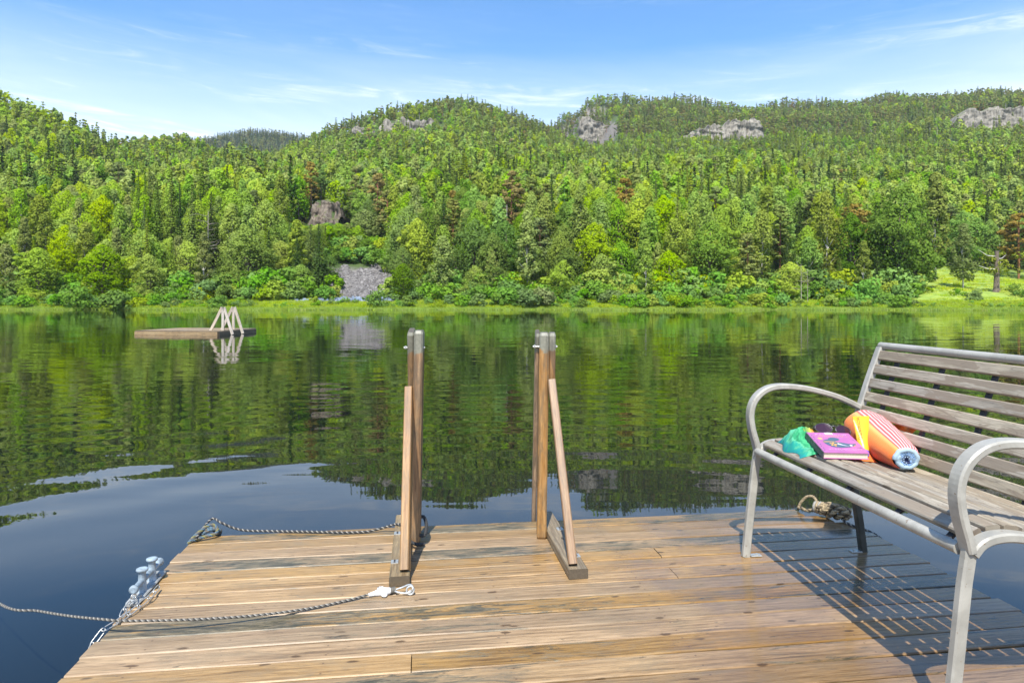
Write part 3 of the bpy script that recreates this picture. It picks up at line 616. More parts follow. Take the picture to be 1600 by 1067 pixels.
def text(body, size, origin, xdir, ydir, mat, parent, name='lettering', ext=0.0003):
    cu = bpy.data.curves.new(name, 'FONT'); cu.body = body; cu.size = size; cu.extrude = ext; cu.align_x = 'LEFT'; cu.align_y = 'CENTER'; cu.space_character = 1.15
    o = bpy.data.objects.new(name, cu); C.objects.link(o); bpy.context.view_layer.update()
    me = bpy.data.meshes.new_from_object(o.evaluated_get(bpy.context.evaluated_depsgraph_get())); bpy.data.objects.remove(o)
    xd = Vector(xdir).normalized(); yd = Vector(ydir); yd = (yd - xd * yd.dot(xd)).normalized(); zd = xd.cross(yd)
    mt = Matrix(((xd.x, yd.x, zd.x, origin[0]), (xd.y, yd.y, zd.y, origin[1]), (xd.z, yd.z, zd.z, origin[2]), (0, 0, 0, 1)))
    me.transform(mt); me.transform(Matrix.Translation(-_wloc(parent))); me.materials.clear(); me.materials.append(mat)
    n = bpy.data.objects.new(name, me); C.objects.link(n); n.parent = parent; return n
fn = tz if tz.y < 0 else -tz
text('DERMICA', 0.0195, tb0 + ty * tl * 0.40 - tx * 0.0165 + fn * 0.0185, ty + fn * -0.10, -tx, M_ink, tube)

# ------------------------------------------------------------------ bollard, chain, ropes
bo0, bo1 = Vector((-1.402, 2.46, 0)), Vector((-1.436, 2.66, 0)); bd = (bo1 - bo0).normalized()
bol = empty('mooring_bollard', bo0.lerp(bo1, 0.5), 'pale blue double mooring bollard bolted to the dock edge', 'bollard')
mb = MB(); mb.beam(bo0 - bd * 0.05 + Vector((0, 0, 0.008)), bo1 + bd * 0.05 + Vector((0, 0, 0.008)), 0.050, 0.012, ch=0.004, ends=0.02); mb.build('base_plate', M_galv, bol)
cb_ = []
for k, s in enumerate((0.28, 0.78)):
    c = bo0.lerp(bo1, s); mb = MB(); prof = [(0.0, 0.019), (0.008, 0.0165), (0.04, 0.0140), (0.070, 0.0130), (0.074, 0.0140), (0.077, 0.0200), (0.081, 0.0215), (0.086, 0.0205), (0.088, 0.014)]
    mb.loft([[c + Vector((math.cos(t) * r, math.sin(t) * r, 0.014 + z)) for t in [2 * PI * j / 20 for j in range(20)]] for z, r in prof]); mb.build('bitt', M_bitt, bol, True)
c = bo0.lerp(bo1, 0.0) - bd * 0.03; e = bo1 + bd * 0.045; mb = MB(); zc = Vector((0, 0, 0.053))
pr = [(0.0, 0.010), (0.002, 0.019), (0.012, 0.0195), (0.022, 0.0125), (0.5, 0.0135), (0.978, 0.0125), (0.988, 0.0195), (0.998, 0.019), (1.0, 0.010)]
tot = (e - c).length; prr = [(0.0, 0.010), (0.003, 0.0165), (0.010, 0.0165), (0.016, 0.0105), (tot / 2, 0.0115), (tot - 0.016, 0.0105), (tot - 0.010, 0.0165), (tot - 0.003, 0.0165), (tot, 0.010)]
sdv = bd.cross(Vector((0, 0, 1)))
mb.loft([[c + bd * s + zc + sdv * math.cos(t) * r + Vector((0, 0, math.sin(t) * r)) for t in [2 * PI * j / 20 for j in range(20)]] for s, r in prr]); mb.build('cross_bar', M_bitt, bol, True)
for s in (0.02, 0.98):
    mb = MB(); q = bo0.lerp(bo1, s) + Vector((0.012, 0, 0.015)); mb.tube([q, q + Vector((0, 0, 0.008))], 0.008, 6); mb.build('bolt', M_galv, bol)
chn = empty('mooring_chain', P(205, 955), 'thin galvanised long link chain wound from the bollard over the dock edge', 'chain')
cpath = [P(248, 916, 0.02), P(232, 934, 0.022), P(212, 950, 0.014), P(192, 966, 0.010), P(176, 974, 0.010), P(161, 984, 0.004)]
cpath += [P(156, 991, -0.004), Vector((-1.412, 2.19, -0.06)), Vector((-1.410, 2.18, -0.20)), Vector((-1.410, 2.17, -0.40))]
pts = resample(spline(cpath, 10), 0.052)
def link(p, q, tw):
    mb = MB(); d = (q - p).normalized(); s = d.cross(Vector((0, 0, 1))).normalized(); u = s.cross(d); s = s * math.cos(tw) + u * math.sin(tw); l = (q - p).length * 0.5 + 0.006; c = (p + q) / 2
    ring = [c + d * (l * math.copysign(min(1, abs(math.cos(t)) ** 0.6), math.cos(t))) + s * 0.0080 * math.copysign(abs(math.sin(t)) ** 0.7, math.sin(t)) for t in [2 * PI * j / 20 for j in range(20)]]
    mb.tube(ring, 0.0021, 6, closed=True); mb.build('link', M_zinc, chn, True)
for i in range(len(pts) - 1): link(pts[i], pts[i + 1], 0.35 if i % 2 else 1.15)
c2p = resample(spline([P(206, 931, 0.05), P(212, 934, 0.02), P(198, 947, 0.02), P(190, 962, 0.012)], 8), 0.05)
for i in range(len(c2p) - 1): link(c2p[i], c2p[i + 1], 0.5 if i % 2 else 1.2)

mb = MB(); rp = [Vector((-3.6, 4.2, -0.36)), Vector((-2.7, 3.2, -0.16)), P(0, 943, 0.00), P(60, 954, 0.018), P(110, 962, 0.035), P(160, 967, 0.052), P(200, 969.5, 0.048), P(300, 967.5, 0.034), P(400, 961, 0.018), P(480, 950.5, 0.008), P(540, 938, 0.007), P(578, 928, 0.010)]
rope(mb, rp, 0.0045, mis=(0, 1, 2)); t_r = empty('mooring_rope', P(300, 968, 0.01), 'thin flecked mooring rope stretched over the near planks to a steel ring', 'rope'); mb.build('rope_line', [M_ropeG, M_ropeW, M_ropeD], t_r, True)
mb = MB(); sp_ = [P(576, 929, 0.010), P(585, 927, 0.011), P(596, 924, 0.013), P(606, 923, 0.013), P(611, 922, 0.012)]
mb.tube(sp_, [0.006, 0.009, 0.0165, 0.013, 0.011], 10); mb.blob(P(594, 921, 0.016), (0.014, 0.010, 0.010), amp=0.9, seed=3); mb.blob(P(600, 929, 0.008), (0.012, 0.010, 0.007), amp=0.9, seed=5); mb.build('tape', M_tape, t_r, True)
mb = MB(); mb.tube([P(610, 922.5, 0.012), P(618, 921, 0.013)], 0.012, 10); mb.build('thimble', M_ropeG, t_r, True)
mb = MB(); hk = spline([P(617, 921, 0.014), P(628, 917.5, 0.022), P(638, 913.5, 0.032), P(643, 914, 0.034), P(645, 919, 0.026), P(642, 924, 0.014), P(634, 926.5, 0.008), P(622, 925, 0.010), P(617, 923, 0.012)], 6)
mb.tube(hk, 0.0038, 8); mb.build('snap_hook', M_zinc, t_r, True)
eye = empty('ring_bolt', P(642, 926), 'small steel ring bolt screwed to the planks in front of the handrail', 'ring bolt')
mb = MB(); cc = P(641, 922, 0.018); mb.tube([cc + Vector((math.cos(t) * 0.014, 0.004 * math.sin(t), math.sin(t) * 0.014)) for t in [2 * PI * j / 18 for j in range(18)]], 0.0035, 8, closed=True); mb.build('ring', M_zinc, eye, True)
mb = MB(); mb.tube([P(641, 927, 0.0), P(641, 926.5, 0.006)], 0.011, 12); mb.build('plate', M_zinc, eye)

mb = MB(); rp = [dk(0.02, 0.09, 0.02), P(330, 811, 0.060), P(345, 816, 0.050), P(362, 823.5, 0.022), P(385, 828.5, 0.009), P(430, 829.5, 0.009), P(490, 830.5, 0.009), P(540, 831.5, 0.009), P(575, 830, 0.010), P(600, 824, 0.022), P(620, 818.5, 0.048), P(634, 822, 0.056), P(646, 830, 0.050)]
mb2 = rp; rope(mb, rp, 0.0058, mis=(0, 1, 0))
lp = [P(646, 830, 0.050), Vector((-0.405, 3.02, 0.045)), Vector((-0.398, 3.07, 0.075)), Vector((-0.420, 3.12, 0.10)), Vector((-0.45, 3.125, 0.08)), Vector((-0.475, 3.08, 0.04)), Vector((-0.465, 3.00, 0.030)), Vector((-0.43, 2.975, 0.022)), Vector((-0.40, 3.0, 0.012))]
rope(mb, lp, 0.0085, mis=(0, 0, 0)); rA = mb.build('handrail_rope', [M_ropeD, M_ropeW], None, True, origin=P(500, 830)); tag(rA, 'black and white rope lying along the far dock edge, looped round the handrail post', 'rope')
mb = MB()                                                          # blue grey lashing over the dock corner
for k in range(5):
    o_ = 0.009 * k; q = [dk(-0.02 - 0.003 * k, 0.045 + o_, -0.16), dk(-0.016, 0.035 + o_, -0.02), dk(0.008 + 0.004 * k, 0.022 + o_ * 0.5, 0.016 + 0.004 * (k % 2)), dk(0.040 + 0.007 * k, 0.004 + 0.004 * k, 0.034 + 0.006 * (k % 2)), dk(0.075 + 0.006 * k, -0.012, 0.018), dk(0.088, -0.026, -0.03), dk(0.088, -0.03, -0.15)]
    rope(mb, q, 0.0088, mis=(0, 1, 0) if k != 2 else (2, 0, 2))
q = [dk(-0.01, 0.10, 0.0), dk(0.015, 0.06, 0.028), dk(0.05, 0.015, 0.050), dk(0.08, 0.0, 0.046), dk(0.095, 0.03, 0.02), dk(0.05, 0.06, 0.016), dk(0.0, 0.085, 0.008)]; rope(mb, q, 0.0085, mis=(2, 1, 0))
kn = mb.build('corner_knot', [M_ropeB, M_ropeG, M_ropeO], None, True, origin=dk(0.04, 0.05)); tag(kn, 'blue grey rope lashed in a knot over the dock corner beyond the bollard', 'knotted rope')
# tan knot on the other corner
mb = MB(); K0 = P(1247, 797); K1 = P(1312, 812)
kx = (K1 - K0).normalized(); ky = Vector((-kx.y, kx.x, 0))
def kk(a, b, c): return K0 + kx * a + ky * b + Vector((0, 0, c))
klen = (K1 - K0).length
rope(mb, [kk(0.00, 0.0, 0.012), kk(0.012, 0.01, 0.045), kk(0.04, 0.02, 0.078), kk(0.075, 0.02, 0.082), kk(0.10, 0.0, 0.060), kk(0.11, -0.015, 0.030)], 0.0075, mis=(0, 0, 0))
rope(mb, [kk(0.0, 0.0, 0.012), kk(0.02, -0.015, 0.022), kk(0.045, -0.01, 0.012), kk(0.07, 0.01, 0.015), kk(0.10, 0.0, 0.02)], 0.009, mis=(0, 1, 0))
for k in range(4): mb.tube([kk(0.092 + 0.012 * k, 0.0, 0.04) + Vector((0, 0, 0)) + (ky * math.cos(t) + Vector((0, 0, math.sin(t)))) * (0.024 + 0.001 * k) for t in [2 * PI * j / 14 for j in range(14)]], 0.0075, 7, closed=True, mi=0 if k % 2 else 2)
def braid(a0, a1, R_, r_, n_, tw):
    for k in range(n_):
        ph = 2 * PI * k / n_; pts_ = []
        for j in range(15):
            s = j / 14; a = a0 + (a1 - a0) * s; an = ph + tw * s * 2 * PI; env = R_ * (0.75 + 0.45 * math.sin(PI * min(1, s * 1.05)))
            pts_.append(kk(a, math.cos(an) * env - 0.004, 0.040 + math.sin(an) * env * 0.85))
        rope(mb, pts_, r_, mis=((0, 1, 0), (0, 0, 1), (1, 0, 0))[k % 3])
braid(0.11, klen - 0.02, 0.022, 0.0125, 4, 1.1); braid(klen * 0.52, klen + 0.05, 0.030, 0.0120, 4, -0.9)
rope(mb, [kk(klen - 0.06, 0.0, 0.03), kk(klen, 0.0, 0.02), P(1325, 818, 0.006), dk(DW + 0.03, 0.42, -0.02), dk(DW + 0.10, 0.56, -0.20), dk(DW + 0.14, 0.70, -0.38)], 0.0065, mis=(3, 4, 3))
kt = mb.build('tan_rope_knot', [M_ropeT, M_ropeK, M_ropeW, M_ropeD, M_ropeW], None, True, origin=kk(0.1, 0, 0)); tag(kt, 'thick tan braided rope knot with an eye, on the dock corner behind the bench', 'knotted rope')

# ------------------------------------------------------------------ terrain
COLS = {  # px: yA(150 m), yB(200 m), y1, y2, R, yR, RF, yF, valley depth
 -1600: (385, 320, 260, 200, 420, 110, 900, 200, .3), -500: (390, 330, 270, 205, 380, 125, 900, 215, .3), -150: (393, 336, 280, 220, 350, 150, 900, 230, .3),
 0: (395, 340, 292, 240, 340, 178, 900, 230, .3), 60: (395, 342, 298, 255, 345, 208, 900, 235, .3), 130: (396, 345, 306, 276, 370, 240, 820, 238, .2), 170: (397, 347, 309, 278, 430, 244, 900, 240, .2),
 210: (398, 350, 310, 274, 480, 238, 1000, 240, .2), 290: (400, 352, 311, 276, 480, 240, 1250, 228, .3), 335: (400, 352, 314, 286, 490, 264, 1250, 214, .3),
 440: (400, 350, 313, 280, 540, 259, 1250, 214, .3), 480: (398, 348, 300, 262, 600, 230, 1250, 224, .3), 550: (398, 345, 286, 242, 620, 206, 1100, 240, .2),
 620: (398, 345, 282, 228, 620, 182, 1100, 240, .2), 700: (400, 347, 280, 222, 620, 170, 1000, 240, .2), 780: (400, 347, 283, 230, 640, 176, 1000, 220, .2),
 840: (400, 348, 290, 245, 650, 202, 980, 188, .2), 880: (400, 350, 294, 255, 600, 224, 900, 180, .12), 910: (400, 350, 296, 262, 560, 238, 820, 172, .03), 950: (400, 350, 298, 266, 540, 243, 800, 166, 0),
 1000: (402, 352, 300, 270, 520, 244, 800, 163, 0), 1100: (404, 352, 302, 270, 520, 243, 800, 174, 0), 1150: (406, 353, 303, 268, 520, 240, 800, 180, 0), 1300: (412, 356, 304, 264, 520, 234, 800, 170, 0),
 1400: (425, 362, 306, 262, 520, 228, 800, 164, 0), 1500: (428, 368, 308, 258, 520, 222, 800, 154, 0), 1600: (428, 370, 308, 255, 520, 220, 800, 154, 0), 1900: (425, 370, 305, 245, 500, 205, 780, 145, 0), 3200: (420, 360, 300, 240, 500, 200, 780, 140, 0)}
ck = sorted(COLS); GPX = np.linspace(-1600, 3200, 601); GD = np.concatenate([np.arange(96, 160, 1.5), np.arange(160, 900, 3.0), np.arange(900, 1700, 12.0)])
tabl = np.array([COLS[k] for k in ck], float)
def zy(D, y): return ZC - (y - HY) / F * D
def shoreD(px): return 106 + 2.2 * np.sin(px * 0.011) + 1.2 * np.sin(px * 0.037 + 1) - 4.0 * np.clip((px - 1100) / 500, 0, 1)
Z = np.zeros((len(GPX), len(GD)))
for i, px in enumerate(GPX):
    r = [np.interp(px, ck, tabl[:, k]) for k in range(9)]; yA, yB, y1, y2, RR, yR, RF, yF, vd = r
    s = shoreD(px); mead = np.clip((px - 1380) / 60, 0, 1) * np.clip((1900 - px) / 100, 0, 1)
    D1 = 200 + (RR - 200) * .33; D2 = 200 + (RR - 200) * .66; zR, zF = zy(RR, yR), zy(RF, yF); vm = (RR + RF) / 2
    ks = [(80, -2.2), (s - 3, -0.9), (s, ZW), (s + 2, ZW + 0.35), (s + 6, 0.5), (s + 12, 0.9 + 0.4 * mead), (s + 17, 1.4 + 1.2 * mead), (150, zy(150, yA)), (200, zy(200, yB)), (D1, zy(D1, y1)), (D2, zy(D2, y2)), (RR, zR)]
    if vd > 0: ks += [(RR + 40, zR - 6), (vm, zR * (1 - vd)), (RF, zF), (RF + 150, zF * .9), (1700, zF * .8)]
    else: ks += [(RF, zF), (RF + 150, zF - 10), (1700, zF * .8)]
    Z[i] = np.interp(GD, [k[0] for k in ks], [k[1] for k in ks])
# scree slope: a steeper apron of rubble down to the bank
def scree_mask(px, D): return np.clip((px - 500) / 22, 0, 1) * np.clip((622 - px) / 14, 0, 1)
# bumps
GX = (GPX[:, None] - CX) / F * GD[None, :]; GY = np.broadcast_to(GD[None, :], GX.shape)
bumpz = (np.sin(GX * .031 + 1.3 * np.sin(GY * .017)) * np.sin(GY * .043 + 1.7 * np.sin(GX * .021)) * 2.6 + np.sin(GX * .083 + GY * .031) * np.sin(GY * .097 - GX * .02) * 1.2)
Z += bumpz * np.clip((GY - 128) / 60, 0, 1) * (1 + GY / 500)
ker = np.array([.25, .5, .25]);
for _ in range(2): Z[:, 1:-1] = np.where(GD[None, 1:-1] > 128, Z[:, :-2] * .25 + Z[:, 1:-1] * .5 + Z[:, 2:] * .25, Z[:, 1:-1])
for _ in range(3): Z[1:-1] = Z[:-2] * .25 + Z[1:-1] * .5 + Z[2:] * .25
def gz_px(px, D):
    i = np.clip((np.asarray(px) - GPX[0]) / (GPX[1] - GPX[0]), 0, len(GPX) - 1.001); j = np.interp(D, GD, np.arange(len(GD))); j = np.clip(j, 0, len(GD) - 1.001)
    i0 = i.astype(int) if hasattr(i, 'astype') else int(i); j0 = j.astype(int) if hasattr(j, 'astype') else int(j); fi, fj = i - i0, j - j0
    return Z[i0, j0] * (1 - fi) * (1 - fj) + Z[i0 + 1, j0] * fi * (1 - fj) + Z[i0, j0 + 1] * (1 - fi) * fj + Z[i0 + 1, j0 + 1] * fi * fj
def gz(x, y): return gz_px(CX + F * x / y, y)
def find_D(px, ypx, d0=110, d1=900):      # distance at which the ground shows at row ypx
    Ds = np.arange(d0, d1, 1.0); ys = HY + (ZC - gz_px(np.full(len(Ds), px), Ds)) / Ds * F
    k = np.argmax(ys <= ypx); return float(Ds[k]) if ys[k] <= ypx else d1
# cliffs: px0, px1, top row (left, right), bottom row, nearest distance searched
CLIFFS = [(592, 690, (188, 190), 208, 450, 'pale grey cliff band with dark streaks below the summit of the middle hill'),
          (545, 590, (204, 192), 214, 450, 'small slanting bare rock ledge beside the cliff on the middle hill'),
          (903, 962, (180, 206), 222, 560, 'tall grey cliff with vertical cracks next to the gap in the hills'),
          (1066, 1192, (206, 184), 215, 560, 'wide pale cliff rising in steps, on the hill below the ridge'),
          (1486, 1640, (178, 162), 203, 560, 'large bare rock face under the pines at the high end of the ridge'),
          (483, 530, (312, 316), 352, 140, 'brown grey rock outcrop under the reddish pines above the scree')]
cl = []
for (p0, p1, (ya, yb), yb_, dmin, lab) in CLIFFS:
    pm = (p0 + p1) / 2; Dc = find_D(pm, yb_, dmin); ytop = (ya + yb) / 2
    cl.append(dict(p0=p0, p1=p1, ya=ya, yb=yb, yb_=yb_, D=Dc, lab=lab))
    for i, px in enumerate(GPX):
        if p0 < px < p1:
            e = min(1, (px - p0) / (.14 * (p1 - p0)), (p1 - px) / (.14 * (p1 - p0))); t = np.clip((px - p0) / (p1 - p0), 0, 1); zt = zy(Dc + 3, ya + (yb - ya) * t)
            m = (GD > Dc + 2); Z[i] = np.where(m & (Z[i] < zt), Z[i] + (zt - Z[i]) * e, Z[i])
def terrain_mat():
    m, nt, o = newmat('hillside ground'); b = pbsdf(nt, o, Roughness=0.95); geo = N(nt, 'ShaderNodeNewGeometry'); s = N(nt, 'ShaderNodeSeparateXYZ'); L(nt, geo.outputs['Position'], s.inputs[0])
    n1 = noise(nt, geo.outputs['Position'], 0.08, 6, 0.65); n2 = noise(nt, geo.outputs['Position'], 0.9, 5, 0.7)
    und = ramp(nt, n1, [(0.3, (0.030, 0.055, 0.012)), (0.55, (0.060, 0.095, 0.020)), (0.75, (0.10, 0.085, 0.040))]).outputs[0]
    gr = ramp(nt, n2, [(0.3, (0.14, 0.24, 0.03)), (0.55, (0.26, 0.35, 0.05)), (0.8, (0.40, 0.42, 0.09))]).outputs[0]
    f = smooth(nt, math_(nt, 'MULTIPLY_ADD', n1, 2.5, s.outputs[2]), 4.5, 9.0); fx = smooth(nt, s.outputs[0], 66, 74, 0, 1)
    fy = smooth(nt, s.outputs[1], 168, 150); keep = math_(nt, 'MULTIPLY', fx, fy); f = math_(nt, 'MULTIPLY', f, math_(nt, 'SUBTRACT', 1.0, keep))
    col = mixc(nt, f, gr, und)
    sn_ = N(nt, 'ShaderNodeSeparateXYZ'); L(nt, geo.outputs['Normal'], sn_.inputs[0]); rk = smooth(nt, sn_.outputs[2], 0.72, 0.60)
    rc_ = ramp(nt, n2, [(0.35, (0.10, 0.085, 0.07)), (0.6, (0.26, 0.235, 0.20))]).outputs[0]; col = mixc(nt, rk, col, rc_)
    tt = math_(nt, 'DIVIDE', s.outputs[0], s.outputs[1]); inx = math_(nt, 'MULTIPLY', smooth(nt, math_(nt, 'MULTIPLY_ADD', n2, 0.03, tt), -0.282, -0.262), smooth(nt, tt, -0.180, -0.186)); scm = math_(nt, 'MULTIPLY', inx, math_(nt, 'MULTIPLY', smooth(nt, s.outputs[1], 117, 118.5), smooth(nt, math_(nt, 'MULTIPLY_ADD', n1, 14.0, s.outputs[1]), 148, 144)))
    col = mixc(nt, scm, col, ramp(nt, n2, [(0.35, (0.09, 0.08, 0.075)), (0.6, (0.22, 0.20, 0.19))]).outputs[0])
    mud = smooth(nt, s.outputs[2], ZW + 0.10, ZW + 0.0); col = mixc(nt, mud, col, (0.03, 0.035, 0.02))
    L(nt, col, b.inputs['Base Color']); return m
nX, nY = Z.shape; vx = np.stack([GX, GY, Z], -1).reshape(-1, 3)
ii, jj = np.meshgrid(np.arange(nX - 1), np.arange(nY - 1), indexing='ij'); a = (ii * nY + jj).ravel(); quads = np.stack([a, a + nY, a + nY + 1, a + 1], -1)
def np_mesh(name, verts, quads, mat=None, smooth_=False, tone=None, mi=None, mats=None):
    me = bpy.data.meshes.new(name); me.vertices.add(len(verts)); me.vertices.foreach_set('co', np.ascontiguousarray(verts, dtype=np.float32).ravel())
    k = quads.shape[1]; me.loops.add(quads.size); me.loops.foreach_set('vertex_index', np.ascontiguousarray(quads, dtype=np.int32).ravel())
    me.polygons.add(len(quads)); me.polygons.foreach_set('loop_start', np.arange(0, quads.size, k, dtype=np.int32))
    for m in (mats or ([mat] if mat else [])): me.materials.append(m)
    if mi is not None: me.polygons.foreach_set('material_index', np.asarray(mi, dtype=np.int32))
    if smooth_: me.polygons.foreach_set('use_smooth', np.ones(len(quads), bool))
    if tone is not None:
        tone = np.asarray(tone, dtype=np.float32)
        if tone.ndim == 2:
            an = me.attributes.new('cn', 'FLOAT_VECTOR', 'FACE'); an.data.foreach_set('vector', np.ascontiguousarray(tone[:, 1:]).ravel()); tone = np.ascontiguousarray(tone[:, 0])
        at = me.attributes.new('tone', 'FLOAT', 'FACE'); at.data.foreach_set('value', tone)
    me.update(calc_edges=True); return me
def link_obj(name, me, parent=None, loc=None):
    o = bpy.data.objects.new(name, me); C.objects.link(o)
    if parent: o.parent = parent
    if loc is not None: o.location = loc
    return o
hill = link_obj('ground', np_mesh('ground', vx, quads, terrain_mat(), True)); hill['kind'] = 'structure'

# ------------------------------------------------------------------ water
def water_mat():
    m, nt, o = newmat('lake water'); b = pbsdf(nt, o, Roughness=0.015, IOR=1.54); b.inputs['Base Color'].default_value = (0.004, 0.006, 0.005, 1)
    geo = N(nt, 'ShaderNodeNewGeometry'); pos = geo.outputs['Position']
    def sl(scale3, detail, amp, loc=(0, 0, 0), rough=0.5, dist=0.3):
        n = noise(nt, pos, 1.0, detail, rough, dist, scale3, 'Color', loc)
        v = N(nt, 'ShaderNodeVectorMath', operation='SUBTRACT'); L(nt, n, v.inputs[0]); v.inputs[1].default_value = (0.5, 0.5, 0.5)
        a = N(nt, 'ShaderNodeVectorMath', operation='MULTIPLY'); L(nt, v.outputs[0], a.inputs[0]); a.inputs[1].default_value = (amp * 0.35, amp, 0); return a.outputs[0]
    def addv(a, c):
        v = N(nt, 'ShaderNodeVectorMath', operation='ADD'); L(nt, a, v.inputs[0]); L(nt, c, v.inputs[1]); return v.outputs[0]
    def scv(a, f):
        v = N(nt, 'ShaderNodeVectorMath', operation='SCALE'); L(nt, a, v.inputs[0]); L(nt, f, v.inputs['Scale']); return v.outputs[0]
    s = N(nt, 'ShaderNodeSeparateXYZ'); L(nt, pos, s.inputs[0])
    patch = smooth(nt, noise(nt, pos, 0.09, 3, 0.5, 0.6, (0.5, 1.4, 1)), 0.42, 0.62, 0.25, 1.0)
    mid = math_(nt, 'MULTIPLY', smooth(nt, s.outputs[1], 3.0, 7.5, 0.10, 1.0), smooth(nt, s.outputs[1], 60, 26, 0.30, 1.0))
    fine = scv(sl((1.1, 7.0, 1), 2, 0.070), math_(nt, 'MULTIPLY', patch, mid))
    fine2 = scv(sl((0.45, 2.6, 1), 2, 0.045, (5, 3, 0)), mid)
    broad = sl((0.14, 0.75, 1), 1, 0.024, (9, 2, 0)); tot = addv(addv(fine, fine2), broad)
    # faint rings spreading from the dock's corner
    rx = math_(nt, 'SUBTRACT', s.outputs[0], 0.4); ry = math_(nt, 'SUBTRACT', s.outputs[1], 1.2)
    rad = math_(nt, 'SQRT', math_(nt, 'ADD', math_(nt, 'MULTIPLY', rx, rx), math_(nt, 'MULTIPLY', ry, ry)))
    radn = math_(nt, 'ADD', rad, math_(nt, 'MULTIPLY', noise(nt, pos, 0.35, 2, 0.5), 1.2))
    env = math_(nt, 'MULTIPLY', smooth(nt, rad, 3.5, 5.5), smooth(nt, rad, 15, 8)); wv_ = math_(nt, 'MULTIPLY', math_(nt, 'SINE', math_(nt, 'MULTIPLY', radn, 8.5)), math_(nt, 'MULTIPLY', env, 0.011))
    rc = N(nt, 'ShaderNodeCombineXYZ'); L(nt, math_(nt, 'MULTIPLY', math_(nt, 'DIVIDE', rx, rad), wv_), rc.inputs[0]); L(nt, math_(nt, 'MULTIPLY', math_(nt, 'DIVIDE', ry, rad), wv_), rc.inputs[1])
    tot = addv(tot, rc.outputs[0])
    up = N(nt, 'ShaderNodeVectorMath', operation='ADD'); L(nt, tot, up.inputs[0]); up.inputs[1].default_value = (0, 0, 1)
    nm = N(nt, 'ShaderNodeVectorMath', operation='NORMALIZE'); L(nt, up.outputs[0], nm.inputs[0]); L(nt, nm.outputs[0], b.inputs['Normal']); return m
me = bpy.data.meshes.new('water'); me.from_pydata([(-900, -400, ZW), (900, -400, ZW), (900, 135, ZW), (-900, 135, ZW)], [], [(0, 1, 2, 3)]); me.materials.append(water_mat())
wo = link_obj('water', me); wo['kind'] = 'structure'
me = bpy.data.meshes.new('lake_bed'); me.from_pydata([(-900, -400, -4), (900, -400, -4), (900, 140, -2.6), (-900, 140, -2.6)], [], [(0, 1, 2, 3)]); me.materials.append(simple('lake mud', (0.03, 0.03, 0.02), 0.9)); link_obj('lake_bed', me)['kind'] = 'structure'
# gravel track along the bank
rr = []; base = []; pxs = np.arange(-300, 1240, 8.0)
for px in pxs:
    s = shoreD(px)
    for k, d in enumerate((s + 9.2, s + 11.8)):
        x = (px - CX) / F * d; base.append((x, d, float(gz_px(px, d)) + 0.07))
qs = np.array([[2 * i, 2 * i + 2, 2 * i + 3, 2 * i + 1] for i in range(len(pxs) - 1)])
link_obj('path', np_mesh('path', np.array(base), qs, simple('gravel track', (0.42, 0.36, 0.27), 0.95, 0, 0.4, 1.2)))['kind'] = 'structure'

# ------------------------------------------------------------------ cliffs
def rock_mat(name, light, mid, dark, s=1.0):
    m, nt, o = newmat(name); b = pbsdf(nt, o, Roughness=0.9); geo = N(nt, 'ShaderNodeNewGeometry'); p = geo.outputs['Position']
    n1 = noise(nt, p, 0.22 * s, 6, 0.7, 0.6); st = noise(nt, p, 1.0, 5, 0.65, 0.4, (0.55 * s, 0.55 * s, 0.06 * s)); n3 = noise(nt, p, 1.6 * s, 5, 0.7)
    f = math_(nt, 'ADD', math_(nt, 'MULTIPLY', n1, 0.4), math_(nt, 'ADD', math_(nt, 'MULTIPLY', st, 0.5), math_(nt, 'MULTIPLY', n3, 0.1)))
    col = ramp(nt, f, [(0.40, dark), (0.48, mid), (0.57, light)]).outputs[0]
    s_ = N(nt, 'ShaderNodeSeparateXYZ'); L(nt, geo.outputs['Normal'], s_.inputs[0]); col = mixc(nt, smooth(nt, math_(nt, 'MULTIPLY_ADD', n3, 0.3, s_.outputs[2]), 0.75, 1.0, 0, 0.8), col, (0.12, 0.14, 0.04))
    L(nt, col, b.inputs['Base Color']); bump(nt, b, n3, 0.8, 0.5); return m
M_rock = rock_mat('grey cliff rock', (0.31, 0.285, 0.235), (0.20, 0.18, 0.145), (0.062, 0.056, 0.045)); M_rock2 = rock_mat('brown outcrop rock', (0.27, 0.225, 0.175), (0.16, 0.125, 0.095), (0.045, 0.035, 0.025), 3)
